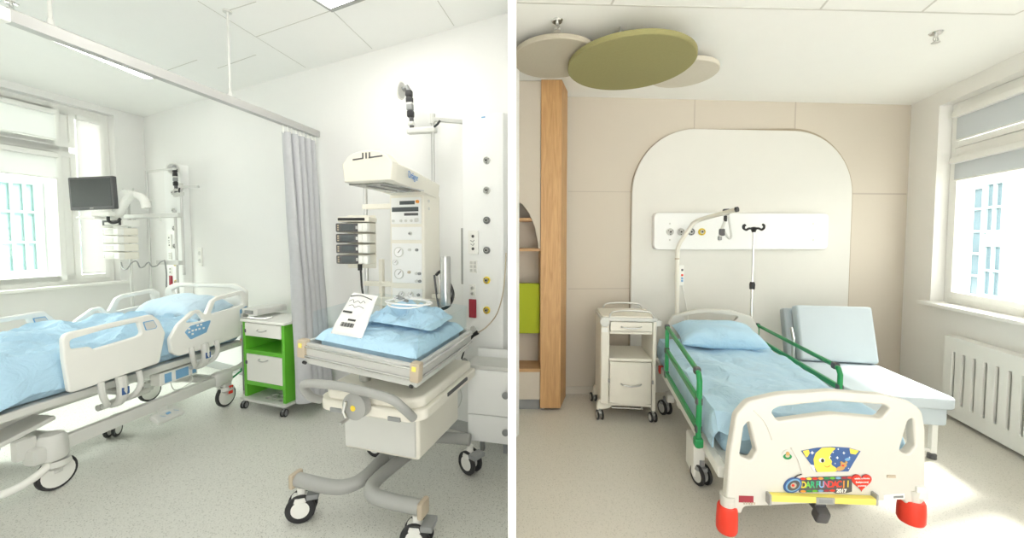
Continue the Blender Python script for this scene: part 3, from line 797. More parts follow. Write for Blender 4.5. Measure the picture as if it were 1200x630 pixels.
# upper deck
ux0, _ = hy(wm, 372, 455, .0); ux1, _ = hy(wm, 497, 490, .0); um = (ux0 + ux1) / 2; uw = ux1 - ux0
dk = rpoly([(um - uw / 2, .03), (um - uw / 2 + .06, -.03), (um + uw / 2 - .06, -.03), (um + uw / 2, .03), (um + uw / 2 - .005, .66), (um - uw / 2 + .005, .66)], [.05, .08, .08, .05, .02, .02], 8)
MB().plate([dk], .055, .012, mtx((0, 0, .655))).build('deck', M['cream'], wm)
dk2 = [(x * .93 + um * .07, y * .93 + .02) for x, y in dk]
MB().plate([dk2], .06, .02, mtx((0, 0, .705)), 3).build('deck_cover', M['cream'], wm)
b = MB(); b.box((um + uw / 2 - .002, .38, .665), (.012, .26, .02), .004); b.build('deck_slot', M['dgrey'], wm)
for sx in (-1, 1): MB().box((um + sx * .17, -.022, .64), (.07, .03, .022), .004).build('deck_latch', M['mgrey'], wm)
# front grab handle
gh = [(um - uw / 2 + .02, .0, .665), (um - uw / 2 + .005, -.05, .70), (um - uw / 2 + .01, -.095, .765), (um - uw / 2 + .06, -.12, .80), (um - .08, -.125, .81), (um + .08, -.125, .80), (um + uw / 2 - .10, -.12, .78), (um + uw / 2 - .055, -.09, .73), (um + uw / 2 - .04, -.03, .66)]
MB().tube(gh, .021, 12, sm=7).build('grab_handle', M['grey'], wm)
# crank
kx, kz = hy(wm, 417, 475, -.07)
b = MB(); b.lathe([(.01, -.024), (.058, -.022), (.066, -.012), (.066, .03), (.01, .045)], 28, mtx((kx, -.055, kz), PI / 2)); ck = b.build('crank_dial', M['grey'], wm)
b = MB(); b.tube([(kx - .03, -.103, kz + .03), (kx - .04, -.108, kz - .02), (kx - .02, -.112, kz - .05)], .008, 8); b.cyl((kx - .02, -.105, kz - .05), (kx - .022, -.15, kz - .057), .009, n=10); b.build('crank_lever', M['metal'], ck)
b = MB(); b.lathe([(.002, 0), (.014, 0), (.014, .002), (.002, .002)], 16, mtx((kx + .008, -.1002, kz), PI / 2)); b.build('warning_dot', M['yellow'], ck)
# tray
tx0, _ = hy(wm, 358, 405, -.05); tx1, _ = hy(wm, 489, 440, -.05)
tm, tw, ty0, ty1 = (tx0 + tx1) / 2, tx1 - tx0, -.05, .555
TM = mtx((tm, ty0, .895), R(2.0), R(5), 0)
td = ty1 - ty0
b = MB(); b.box((0, td / 2, -.03), (tw, td, .05), .006, TM); b.build('tray', M['lgrey'], wm)
for (nm, c_, s_) in (('front_rail', (0, -.008, .02), (tw, .022, .085)), ('back_rail', (0, td, .02), (tw, .022, .085)), ('side_rail', (tw / 2, td / 2, .02), (.022, td, .085)), ('side_rail', (-tw / 2, td / 2, .02), (.022, td, .085))):
    MB().box(c_, s_, .004, TM).build(nm, M['alu'], wm)
b = MB()
for zz in (.045, -.004): b.cyl((-tw / 2 + .01, -.024, zz), (tw / 2 - .01, -.024, zz), .007, n=10, m=TM)
b.build('front_rod', M['chrome'], wm)
b = MB()
for zz in (.045, -.004): b.cyl((tw / 2 + .017, .01, zz), (tw / 2 + .017, td - .01, zz), .007, n=10, m=TM)
b.build('side_rod', M['chrome'], wm)
for sx in (1, -1):
    o = MB().box((sx * (tw / 2 + .002), -.012, .03), (.05, .045, .095), .010, TM).build('corner_block', M['tan'], wm)
    MB().box((sx * (tw / 2 + .002), -.036, .05), (.020, .004, .022), .001, TM).build('warning_label', M['lyellow'], o)
    MB().cyl((sx * (tw / 2 - .015), -.03, -.035), (sx * (tw / 2 - .015), -.015, -.045), .008, n=10, m=TM).build('latch_pin', M['black'], wm)
g = .155
for (nm, c_, s_) in (('side_pane', (tw / 2 - .016, td / 2, .06 + g / 2), (.005, td - .05, g)), ('side_pane', (-tw / 2 + .016, td / 2, .06 + g / 2), (.005, td - .05, g)), ('back_pane', (0, td - .018, .06 + g / 2), (tw - .05, .005, g))):
    MB().box(c_, s_, .002, TM).build(nm, M['acrylic'], wm)
MB().box((0, td / 2, .040), (tw - .085, td - .085, .095), .025, TM, 4).build('mattress', M['linen'], wm)
b = MB(); b.cyl((tm + .16, .42, .70), (tm + .16, .42, .86), .022); b.build('tray_support', M['metal'], wm)
b = MB(); b.cyl((tm - .12, .15, .70), (tm - .12, .15, .86), .03); b.build('tray_support', M['metal'], wm)
# control tower
ty = .62
x0, zt = hy(wm, 456, 227, ty); x1, zbm = hy(wm, 498, 352, ty)
tcx, tww = (x0 + x1) / 2, (x1 - x0)
tz0, tz1 = .70, zt
MB().box((tcx, ty + .11, (tz0 + tz1) / 2), (tww, .22, tz1 - tz0), .012, seg=3).build('control_tower', M['cream'], wm)
def ht(px, py): return hy(wm, px, py, ty)
def tpanel(y0, y1, name='control_panel'):
    a, za_ = ht(460, y0); c_, zb_ = ht(494, y1)
    zc = (za_ + zb_) / 2
    return MB().box((tcx, ty - .003, zc), (tww * .86, .010, abs(za_ - zb_)), .004).build(name, M['panelw'], wm), zc, abs(za_ - zb_)
P1, z1c, h1 = tpanel(232, 262); P2, z2c, h2 = tpanel(266, 281); P3, z3c, h3 = tpanel(285, 332); P4, z4c, h4 = tpanel(337, 352)
sx_ = tww * .86
def disp(cx_, cz, w, h, mm, par, nm='display'): return MB().box((tcx + cx_ * sx_, ty - .0095, cz), (w * sx_, .004, h), .001).build(nm, M[mm], par)
disp(.05, z1c + h1 * .30, .50, h1 * .14, 'lcd', P1); disp(-.02, z1c + h1 * .05, .88, h1 * .17, 'lcd', P1); disp(.18, z1c - h1 * .14, .46, h1 * .10, 'dgrey', P1)
def knob(cx_, cz, r, mm, par, nm='knob', dp=.012): return MB().lathe([(r * .2, 0), (r, 0), (r * .92, dp), (r * .2, dp)], 18, mtx((tcx + cx_ * sx_, ty - .008, cz), PI / 2)).build(nm, M[mm], par)
knob(.40, z1c + h1 * .33, .011, 'orange', P1, 'alarm_lamp')
for k in (-.42, -.16, .0, .18): knob(k, z1c - h1 * .38, .010, 'lgrey', P1, 'button', .006)
MB().box((tcx + .36 * sx_, ty - .012, z1c - h1 * .36), (.03, .01, .025), .005).build('button', M['lgrey'], P1)
knob(.15, z2c, .012, 'lgrey', P2); knob(.15, z2c - .001, .007, 'mgrey', P2, 'key_switch', .018)
def gauge(cx_, cz, r, par):
    o = MB().lathe([(r * .2, 0), (r, 0), (r, .010), (r * .86, .012), (r * .84, .007), (r * .2, .007)], 28, mtx((tcx + cx_ * sx_, ty - .008, cz), PI / 2)).build('gauge', M['lgrey'], par)
    MB().lathe([(.001, .0065), (r * .82, .0065), (r * .82, .008), (.001, .008)], 24, mtx((tcx + cx_ * sx_, ty - .008, cz), PI / 2)).build('gauge_face', M['star'], par)
    MB().box((tcx + cx_ * sx_ + r * .2, ty - .0175, cz + r * .2), (r * .9, .002, r * .10), ry=-.8).build('needle', M['ink'], par)
gauge(-.24, z3c + h3 * .28, .034, P3); gauge(-.24, z3c - h3 * .27, .034, P3); gauge(-.36, z3c + h3 * .02, .018, P3)
for (a_, c_, mm) in ((.12, .34, 'lgrey'), (.36, .34, 'mgrey'), (.10, -.22, 'tan'), (.34, -.25, 'lgrey'), (.44, -.25, 'mgrey'), (.34, -.44, 'lgrey'), (.45, -.44, 'mgrey')): knob(a_, z3c + h3 * c_, .010, mm, P3)
gauge(-.16, z4c, .020, P4); gauge(.14, z4c, .020, P4); knob(.40, z4c, .010, 'mgrey', P4)
for zz in (zt - .05, zt - .10): MB().lathe([(.002, 0), (.010, 0), (.010, .004), (.002, .004)], 14, mtx((x1 + .0005, ty + .06, zz), 0, PI / 2)).build('tower_screw', M['lgrey'], wm)
# cream crossbar, posts and hoses around the tower foot
a, za_ = hy(wm, 438, 352, .60); c_, zc_ = hy(wm, 506, 356, .60)
MB().box(((a + c_) / 2, .60, (za_ + zc_) / 2), (c_ - a, .04, .06), .012).build('cross_bar', M['cream'], wm)
a, za_ = hy(wm, 447, 300, .66); MB().box((a, .66, 1.20), (.032, .03, .34), .006).build('side_post', M['cream'], wm)
a, za_ = hy(wm, 522, 300, .62); _, zc_ = hy(wm, 522, 358, .62)
MB().lathe([(.01, 0), (.034, .004), (.034, za_ - zc_ - .012), (.03, za_ - zc_), (.01, za_ - zc_)], 20, mtx((a, .62, zc_))).build('suction_cylinder', M['metal'], wm)
MB().box((a - .05, .68, zc_ + .05), (.16, .03, .03), .006).build('cylinder_bracket', M['cream'], wm)
for i, (mm, rr, pts) in enumerate((('black', .010, ((511, 322), (518, 318), (526, 330), (531, 345), (526, 358), (518, 362))), ('dgrey', .007, ((509, 322), (511, 340), (514, 358), (517, 372))), ('lgrey', .006, ((512, 324), (514, 345), (519, 366), (523, 374))), ('metal', .006, ((514, 322), (517, 340), (517, 360))))):
    ps = []
    for k, (a_, c_) in enumerate(pts): ps.append(hit(wm, a_, c_, 1, .64 + .03 * i))
    MB().tube(ps, rr, 8, sm=5).build('hose', M[mm], wm)
# heater hood
yh = .06
hx0, hz0 = hy(wm, 402, 212, yh); hx1, _ = hy(wm, 461, 207, yh); _, hz2 = hy(wm, 430, 176, yh); _, hz1 = hy(wm, 405, 190, yh)
hc, hwid = (hx0 + hx1) / 2, hx1 - hx0
hz0 = hy(wm, 432, 212, yh)[1]; hz1 = hy(wm, 432, 191, yh)[1]
prof = [(hc - hwid / 2 + .012, hz0), (hc + hwid / 2 - .012, hz0), (hc + hwid / 2, hz1)] + [(hc + hwid * .46 * math.cos(t * PI / 12), hz1 + (hz2 - hz1) * math.sin(t * PI / 12) ** .9) for t in range(1, 12)] + [(hc - hwid / 2, hz1)]
MB().plate([prof], .055, .008, Matrix.Translation((0, yh + .02, 0)) @ XZ).build('hood_front', M['cream'], wm)
lowp = [(x, min(z, hz1 + (z - hz1) * .55)) for x, z in prof]
n_ = len(lowp); hb_ = MB()
ye = ty + .20
rings = []
for (yy, s_, dz) in ((yh + .04, .98, 0), (yh + .3, .98, .0), (ye, .92, -.01)):
    rings.append([hb_.bm.verts.new((hc + (x - hc) * s_ + (tcx - hc) * (yy - yh) / (ye - yh), yy, z + dz)) for x, z in lowp])
for A_, B_ in zip(rings, rings[1:]):
    for j in range(n_): hb_.bm.faces.new((A_[j], A_[(j + 1) % n_], B_[(j + 1) % n_], B_[j]))
hb_.bm.faces.new(rings[0][::-1]); hb_.bm.faces.new(rings[-1])
hood = hb_.build('heater_hood', M['cream'], wm)
b = MB(); b.box(((hc * .6 + tcx * .4), yh + .24, hz0 - .002), (hwid * .74, .36, .008), .002); rf = b.build('heater_reflector', M['hood_led'], hood)
b = MB()
for k in (-.09, 0, .09): b.tube([(hc + k, yh + .10, hz0 - .009), (hc + k + .02, yh + .36, hz0 - .009)], .004, 6)
b.build('heater_guard', M['metal'], rf)
for k, xx in enumerate((-.02, .0, .02)):
    MB().box((hc + xx, yh - .009, hz2 - .028), (.007, .004, .03), .001).build('hood_vent', M['dgrey'], wm)
MB().box((hc - .05, yh - .009, hz1 + .022), (.06, .004, .007), .001, ry=-.06).build('hood_vent', M['dgrey'], wm)
MB().box((hc + .055, yh - .009, hz1 + .027), (.08, .004, .007), .001, ry=-.06).build('hood_vent', M['dgrey'], wm)
sxp = hc + hwid * .49
MB().text('Dräger', .052, .001, Matrix.Translation((sxp + (tcx - hc) * .28, yh + .25, (hz0 + hz1) / 2 + .012)) @ Matrix.Rotation(-math.atan2((tcx - hc) - .01, ye - yh), 4, 'Z') @ Matrix(((0, 0, 1, 0), (1, 0, 0, 0), (0, 1, 0, 0), (0, 0, 0, 1)))).build('logo', M['logo'], wm)
# accessory pole with arms on the left of the tower
pa, pz1 = hy(wm, 428, 218, .66); _, pz0 = hy(wm, 428, 362, .66)
MB().cyl((pa, .66, pz0 - .1), (pa, .66, pz1), .014).build('accessory_pole', M['metal'], wm)
for yy in (242, 332):
    _, zz = hy(wm, 440, yy, .66); MB().box(((pa + x0) / 2, .66, zz), (x0 - pa + .04, .03, .035), .006).build('pole_arm', M['cream'], wm)

# things lying in the warmer
IW = Matrix.Translation(wm.location) @ Matrix.Rotation(rzw, 4, 'Z')
def lay(o, x, y, z, rz=0, rx=0, ry=0):
    o.matrix_world = IW @ TM @ mtx((x, y, z), rx, ry, rz); return o
def sheet(u, v):
    x = (u - .5) * (tw - .055); y = (v - .5) * (td - .055)
    e = min(1, min(u, 1 - u, v, 1 - v) * 9); e = e * (2 - e)
    return Vector((x, y, -.035 * (1 - e) + .012 * e + abs(wob((x, y, 1), 9, .022)) * e + abs(wob((x, y, 4), 22, .007)) * e - .026 * (1 - e) * 0))
o = MB().surf(44, 44, sheet, -.006).build('bed_sheet', M['linen2']); lay(o, 0, td / 2, .105); tag(o, 'pale blue sheet spread smooth over the mattress of the infant warmer', 'sheet')
def bundle(u, v):
    x = (u - .5) * .43; y = (v - .5) * .32
    e = (max(0, 1 - abs(2 * u - 1) ** 3) * max(0, 1 - abs(2 * v - 1) ** 3)) ** .6
    return Vector((x + wob((x, y, 2), 8, .03), y + wob((x, y, 3), 8, .03), e * (.055 + .035 * math.exp(-((x - .1) ** 2 + (y - .08) ** 2) * 120) + .035 * math.exp(-((x + .06) ** 2 + (y - .10) ** 2) * 150) + wob((x, y, 6), 9, .05) + .035 * (1 - abs(noise.noise(Vector((x * 8 + y * 3, y * 8, 2))))) ** 5 + .02 * (1 - abs(noise.noise(Vector((x * 18, y * 15 - x * 6, 7))))) ** 5 - .04)))
bb = MB(); bb.surf(48, 40, bundle, .0); 
bb.surf(6, 6, lambda u, v: Vector(((u - .5) * .40, (v - .5) * .29, .0)))
o = bb.build('folded_blanket', M['linen2']); lay(o, .04, .375, .150, .1); tag(o, 'crumpled light blue blanket heaped at the back of the infant warmer', 'blanket')
# wrapped package
pk = thing('wrapped_package', 'white plastic wrapped package with printed label standing on the blue sheet in the warmer', 'package')
pk.matrix_world = IW @ TM @ mtx((-.125, .125, .203), R(52), 0, R(2))
def pack(sgn):
    def f(u, v):
        x = (u - .5) * (.17 + .015 * math.cos(v * PI)); y = (v - .5) * .24
        e = (max(0, 1 - abs(2 * u - 1) ** 4) * max(0, 1 - abs(2 * v - 1) ** 5)) ** .5
        return Vector((x, y, sgn * e * (.026 + wob((x, y, 1), 16, .008)) ))
    return f
pq = MB(); pq.surf(20, 26, pack(1)); pq.surf(20, 26, pack(-1)); pq.build('wrapping', M['paper'], pk)
b = MB(); b.tube([(-.06, .085, .026), (0, .095, .030), (.07, .082, .024)], .0025, 6, sm=4); b.build('seal_line', M['ink'], pk)
b = MB(); b.text('Sterile', .022, .001, mtx((-.015, .055, .0315)))
b.text('single use', .016, .001, mtx((.01, .030, .0325))) if False else None
b.box((-.03, -.005, .0325), (.055, .010, .001)); b.box((.01, -.045, .0315), (.04, .010, .001))
for i in range(14): b.box((-.035 + i * .0055, -.072, .0295), (.002 + .001 * (i % 3), .022, .001))
b.build('printed_label', M['ink'], pk) if False else None
bb2 = MB(); bb2.box((-.03, -.005, .0325), (.055, .010, .001)); bb2.box((.015, -.045, .0315), (.045, .010, .001))
for i in range(14): bb2.box((-.035 + i * .0055, -.072, .0300), (.002 + .001 * (i % 3), .022, .001))
sc1 = smooth([(-.05, .055, .032), (-.03, .066, .032), (-.02, .05, .032), (0, .062, .032), (.02, .052, .032), (.03, .066, .031), (.045, .056, .03)], 4); bb2.tube(sc1, .0012, 5)
sc2 = smooth([(-.04, .028, .033), (-.02, .036, .033), (0, .024, .033), (.02, .034, .033), (.05, .026, .031)], 4); bb2.tube(sc2, .0012, 5)
bb2.build('printed_label', M['ink'], pk)
# probe cable
cb_ = thing('probe_cable', 'coiled white sensor cable with a dark clip lying on the blue blanket in the warmer', 'cable')
cb_.matrix_world = IW @ TM @ mtx((.085, .29, .246))
pts = []
for i in range(64):
    t = i / 63 * 2 * PI * 2.6; rr = .10 + .016 * math.sin(t * .7)
    pts.append((rr * 1.15 * math.cos(t + .6) + .012 * math.sin(t * .5), rr * .95 * math.sin(t + .6), .010 + .008 * math.sin(t * 1.3) + i * .0003))
pts += [(-.05, .11, .02), (-.10, .15, .02), (-.12, .21, .03)]
MB().tube(pts, .0042, 8, sm=2).build('cable', M['star'], cb_)
b = MB(); b.box((-.07, .02, .028), (.075, .022, .018), .006, rz=-.5); b.box((-.02, -.006, .026), (.04, .014, .014), .004, rz=-.3); b.build('clip', M['mgrey'], cb_)
# ------------------------------------------------------------------ medical supply panels on the long wall
def outlet(parent, u, z, r, mm, y0):
    """round gas outlet: ring, dark slot plate and core; y0 = face of the panel"""
    o = MB().lathe([(r * .3, 0), (r, 0), (r, .012), (r * .86, .016), (r * .82, .008), (r * .3, .008)], 26, mtx((u, y0, z), PI / 2)).build('gas_outlet', M[mm], parent)
    MB().lathe([(.001, .006), (r * .62, .006), (r * .55, .017), (.001, .017)], 20, mtx((u, y0, z), PI / 2)).build('outlet_socket', M['metal'], o)
    b = MB(); b.lathe([(.001, .0165), (r * .26, .0165), (r * .26, .019), (.001, .019)], 14, mtx((u, y0, z), PI / 2))
    for a_ in range(3): b.box((u + r * .72 * math.cos(a_ * 2.1 + .5), y0 - .013, z + r * .72 * math.sin(a_ * 2.1 + .5)), (r * .22, .004, r * .22), .001)
    b.build('outlet_pin', M['black'], o)
    return o
PD = .10
ul, zpt = WL.uz(538, 139, PD); ur, _ = WL.uz(591, 133, PD); _, zpb = WL.uz(540, 414, PD)
up = (ul + ur) / 2; pw = ur - ul
def make_panel(label, u, full=True):
    p = WL.pt(u, 0, .002)
    e = thing('medical_supply_panel', label, 'supply panel', (p.x, p.y, 0), WL.rz)
    hw_ = pw / 2
    pl = [(-hw_, 0), (-hw_, -PD * .55), (-hw_ + .03, -PD), (hw_ - .06, -PD), (hw_ - .02, -PD * .8), (hw_, 0)]
    MB().prism(pl, zpb, zpt).build('housing', M['panelw'], e)
    MB().prism([(hw_ - .058, -PD), (hw_ - .052, -PD - .004), (hw_ - .046, -PD)], zpb, zpt).build('edge_strip', M['lgrey'], e) if False else None
    MB().box((-hw_ + .0, -PD * .45, (zpt * .42 + zpb * .58)), (.02, .05, .42), .004).build('side_slot', M['grey'], e)
    for k, py in enumerate((188, 223, 258, 293, 328, 363)):
        u_, z_ = WL.uz(571, py, PD); outlet(e, u_ - up, z_, .026, ('lgrey', 'lgrey', 'mgrey', 'mgrey', 'yellow', 'yellow')[k], -PD)
    u_, z_ = WL.uz(555.5, 284, PD); u_ -= up
    o = MB().plate([rrect(.085, .17, .01)], .014, .003, Matrix.Translation((u_, -PD - .006, z_)) @ XZ).build('socket_plate', M['white'], e)
    b = MB()
    for dz in (.045, -.045): b.lathe([(.001, 0), (.011, 0), (.011, .002), (.001, .002)], 14, mtx((u_, -PD - .013, z_ + dz), PI / 2))
    b.tube([(u_ - .02, -PD - .014, z_ + .015), (u_, -PD - .014, z_ + .004), (u_ + .012, -PD - .014, z_ + .018)], .002, 6); b.tube([(u_ - .018, -PD - .014, z_ - .01), (u_, -PD - .014, z_ - .022), (u_ + .012, -PD - .014, z_ - .006)], .002, 6)
    b.build('socket_holes', M['dgrey'], o)
    u_, z_ = WL.uz(555.5, 312, PD); u_ -= up
    o = MB().box((u_, -PD - .005, z_), (.06, .012, .09), .003).build('data_plate', M['white'], e)
    for a_ in (-.015, .015):
        for c_ in (-.028, 0, .028): MB().box((u_ + a_, -PD - .012, z_ + c_), (.022, .003, .02), .001).build('data_port', M['lgrey'], o)
    u_, z_ = WL.uz(554.5, 340, PD); u_ -= up
    o = MB().box((u_, -PD - .004, z_), (.05, .010, .09), .003).build('earth_plate', M['white'], e)
    for dz in (.018, -.022): MB().lathe([(.002, 0), (.013, 0), (.010, .010), (.002, .010)], 16, mtx((u_, -PD - .008, z_ + dz), PI / 2)).build('earth_stud', M['metal'], o)
    u_, z_ = WL.uz(554.5, 361, PD); u_ -= up
    o = MB().box((u_, -PD - .006, z_), (.058, .014, .135), .003).build('red_socket', M['dred'], e); MB().box((u_, -PD - .014, z_), (.04, .004, .10), .003).build('red_flap', M['red'], o) if False else None
    u_, z_ = WL.uz(555, 385, PD); u_ -= up
    MB().lathe([(.003, 0), (.022, 0), (.022, .01), (.016, .014), (.003, .014)], 20, mtx((u_, -PD, z_), PI / 2)).build('round_socket', M['lgrey'], e)
    MB().box((.02, -PD - .001, zpt - .018), (.03, .003, .010), .001).build('maker_label', M['blue'], e)
    return e
make_panel('tall white supply panel with six round gas outlets on the wall beside the infant warmer', up)
uf, _ = WL.uz(203, 280, PD)
make_panel('white medical supply panel on the wall above the head of the bed by the window', uf)

# white cord with black plug on the right panel
cd_ = thing('power_cord', 'thin pale cord with a black plug hanging across the supply panel beside the warmer', 'cord', WL.pt(up, 0, 0), WL.rz)
def wl(px, py, of, u): a_, z_ = WL.uz(px, py, of); return Vector((a_ - u, -of, z_))
pts = [wl(x, y, PD + .035, up) for x, y in ((593, 296), (592, 318), (589, 345), (582, 368), (570, 383), (559, 390))]
MB().tube(pts, .0045, 8, sm=5).build('cord', M['tan'], cd_)
MB().tube([wl(560, 389, PD + .035, up), wl(554, 393, PD + .05, up), wl(549, 399, PD + .05, up)], lambda t: .016 - .006 * t, 10).build('plug', M['black'], cd_)
MB().tube([wl(x, y, PD + .05, up) for x, y in ((549, 399), (545, 408), (541, 420))], .006, 8, sm=4).build('black_lead', M['black'], cd_)
cl_ = thing('hanging_cable_loop', 'thin white cable looped on the wall below the supply panel behind the warmer', 'cable', WL.pt(up, 0, 0), WL.rz)
MB().tube([wl(x, y, .05, up) for x, y in ((541, 430), (531, 440), (519, 452), (515, 470), (523, 482), (536, 478), (541, 464), (536, 450), (526, 452), (518, 470), (515, 490), (522, 496), (528, 484))], .004, 6, sm=6).build('cable', M['lgrey'], cl_)
hk = thing('wall_clip', 'small dark clip on the wall rail to the left of the white drawer cabinet', 'clip', WL.pt(WL.uz(543, 427, .01)[0], WL.uz(543, 427, .01)[1], .01), WL.rz)
MB().box((0, -.02, 0), (.035, .04, .12), .006, ry=.5).build('clip_body', M['grey'], hk); MB().box((-.02, -.045, -.03), (.02, .02, .05), .004).build('clip_jaw', M['dgrey'], hk)

# ------------------------------------------------------------------ examination lamps on jointed arms
def make_lamp(label, base, rz, first=None, mirror=1):
    """base = top of the pole; arm runs along local -x"""
    if first is not None:
        o = copy_tree(first); put(o, base, rz); o['label'] = label; return o
    e = thing('examination_lamp', label, 'lamp', base, rz)
    MB().cyl((0, 0, -.98), (0, 0, .02), .013).build('pole', M['metal'], e)
    b = MB(); b.box((.10, .05, .0), (.22, .03, .028), .006, rz=.5); b.cyl((0, 0, -.03), (0, 0, .04), .02); b.build('wall_bracket', M['lgrey'], e)
    b = MB(); b.box((-.085, 0, -.075), (.23, .05, .045), .012, seg=3); b.build('horizontal_arm', M['lgrey'], e)
    b = MB(); b.tube([(.02, -.02, -.06), (.05, -.03, -.045), (.07, -.03, -.02)], .008, 8); b.build('clamp_lever', M['black'], e)
    ar = MB(); ar.tube([(-.165, 0, -.06), (-.172, 0, .10), (-.185, 0, .22)], .017, 10); ao = ar.build('spring_arm', M['dgrey'], e)
    for k, (z_, mm) in enumerate(((-.02, 'lgrey'), (.05, 'black'), (.10, 'mgrey'), (.125, 'lgrey'), (.15, 'black'), (.20, 'black'))):
        x_ = -.165 - .075 * (z_ + .06) ** 1
        MB().box((x_, -.002, z_), (.048, .042, .03 if mm == 'lgrey' else .05), .010).build('arm_cover', M[mm], ao)
    b = MB(); b.tube([(-.185, 0, .22), (-.20, 0, .25), (-.235, 0, .235)], .018, 10); b.build('lamp_neck', M['mgrey'], e)
    m_ = mtx((-.25, 0, .23), 0, R(-82), 0)
    l = MB(); l.lathe([(.01, .028), (.03, .026), (.062, .008), (.066, -.002), (.062, -.006), (.01, -.006)], 24, m_); lo = l.build('lamp_head', M['white'], e)
    MB().lathe([(.002, -.0065), (.055, -.0065), (.055, -.009), (.002, -.009)], 20, m_).build('lens', M['lgrey'], lo)
    return e
pl_ = at(507, 140, 2.86)
lamp = make_lamp('examination lamp with black jointed arm on a pole above the infant warmer', pl_, R(-12))
pl2 = at(212, 219, 4.30)
lamp2 = make_lamp('examination lamp with black jointed arm on the supply panel above the bed by the window', pl2, R(-35), lamp)

# ------------------------------------------------------------------ infusion pumps
def make_pump(label, loc, rz, first=None, group=None):
    if first is not None:
        o = copy_tree(first); put(o, loc, rz); o['label'] = label; o['group'] = group; return o
    e = thing('infusion_pump', label, 'infusion pump', loc, rz, group)
    MB().box((0, .058, .034), (.215, .116, .062), .010, seg=3).build('casing', M['cream'], e)
    o = MB().box((-.035, -.004, .034), (.150, .014, .056), .012, seg=3).build('front_fascia', M['dgrey'], e)
    MB().box((-.028, -.012, .036), (.088, .004, .038), .002).build('screen', M['lcd'], o)
    b = MB()
    for dz in (-.014, .0, .014): b.box((-.092, -.012, .034 + dz), (.010, .004, .009), .001)
    b.build('buttons', M['tan'], o)
    MB().box((.032, -.012, .034), (.012, .004, .02), .001).build('key', M['lgrey'], o)
    b = MB(); b.box((.062, -.012, .034), (.030, .035, .050), .006); b.build('syringe_clamp', M['white'], e)
    b = MB(); b.box((.098, -.018, .034), (.036, .046, .058), .010); b.build('plunger_head', M['white'], e)
    return e
yp = 2.50
names = ('top', 'second', 'third', 'lowest')
G1 = 'infusion pumps racked beside the warmer'
rp = at(414, 312, yp); pitch_ = (at(414, 262, yp).z - at(414, 306, yp).z) / 3.55
pump0 = None
for k in range(4):
    z_ = rp.z + .012 + pitch_ * (3 - k)
    lb = ('dark-screened infusion pump directly below the black bar of the rack beside the warmer', 'dark-screened infusion pump second from top in the rack beside the warmer', 'dark-screened infusion pump third from top in the rack beside the warmer', 'dark-screened infusion pump at the bottom of the rack, above the hanging black lead')[k]
    o = make_pump(lb, (rp.x, rp.y, z_), R(-4), pump0, G1)
    pump0 = pump0 or o
rk = thing('pump_rack', 'white rack with a black top bar holding four infusion pumps beside the warmer', 'rack', (rp.x, rp.y, rp.z), R(-4))
b = MB(); b.box((0, .1275, .16), (.20, .012, .36), .006); b.build('spine', M['cream'], rk)
zt_ = pitch_ * 4 + .020
o = MB().box((0, .07, zt_ + .012), (.215, .13, .034), .008).build('top_module', M['cream'], rk); MB().box((-.01, .003, zt_ + .012), (.18, .008, .018), .003).build('handle_bar', M['ink'], o)
ld = thing('pump_lead', 'black power lead hanging from the infusion pump rack into the warmer', 'lead', (rp.x, rp.y, rp.z), 0)
MB().tube([(.02, .06, .01), (.03, .05, -.05), (.035, .05, -.15), (.055, .05, -.26), (.06, .03, -.34)], .007, 8, sm=5).build('lead', M['black'], ld); MB().cyl((.02, .06, -.03), (.02, .06, .012), .014).build('plug', M['black'], ld)

# ------------------------------------------------------------------ white drawer cabinet beside the partition
xc = at(548, 480, 2.50); xr = -.016
rzd = R(-13)
cab = thing('drawer_cabinet', 'white drawer cabinet with a pale top beside the dividing wall', 'cabinet', (xc.x, xc.y, 0), rzd)
_, zdt = hy(cab, 549, 431, 0); _, zdm = hy(cab, 549, 484, 0); _, zdb = hy(cab, 549, 515, 0)
wdc = (xr - xc.x) / math.cos(rzd) - .006
cyd = .20
b = MB(); b.prism([(.0, .016), (wdc, .016), (wdc - .03, cyd), (0, cyd)], zdb, zdt); b.build('carcass', M['panelw'], cab)
b = MB(); b.prism([(-.006, -.006), (wdc, -.006), (wdc - .04, cyd + .01), (-.006, cyd + .01)], zdt, zdt + .022); b.build('top', M['lgrey'], cab)
b = MB(); b.box((wdc / 2 - .02, cyd + .0, zdt + .045), (wdc - .06, .012, .07), .003); b.build('upstand', M['panelw'], cab)
for (z0_, z1_) in ((zdm + .002, zdt - .004), (zdb, zdm - .002)):
    o = MB().box((wdc / 2, .006, (z0_ + z1_) / 2), (wdc - .004, .018, z1_ - z0_), .003).build('drawer', M['panelw'], cab)
    MB().lathe([(.004, 0), (.014, 0), (.014, .012), (.022, .018), (.022, .024), (.004, .026)], 18, mtx((wdc - .016, -.003, (z0_ + z1_) / 2), PI / 2)).build('knob', M['mgrey'], o)
for (x_, y_) in ((.04, .14), (wdc - .07, .14)):
    b = MB(); b.box((x_, y_ + .06, zdb / 2), (.03, .03, zdb), .004); b.build('leg', M['mgrey'], cab)

# ------------------------------------------------------------------ wall socket
def sock(px0, py0, label):
    u_, z_ = WL.uz(px0, py0, .01); p = WL.pt(u_, z_, .001)
    e = thing('wall_socket', label, 'socket', p, WL.rz)
    MB().plate([rrect(.08, .22, .01)], .014, .003, Matrix.Translation((0, -.007, 0)) @ XZ).build('plate', M['white'], e)
    for dz in (-.045, .045):
        o = MB().lathe([(.002, .0), (.026, .0), (.026, .003), (.022, .004), (.002, .001)], 20, mtx((0, -.014, dz), PI / 2)).build('socket_well', M['lgrey'], e)
    return e
sock(234.5, 301, 'white double wall socket on the bare wall right of the bed rails')

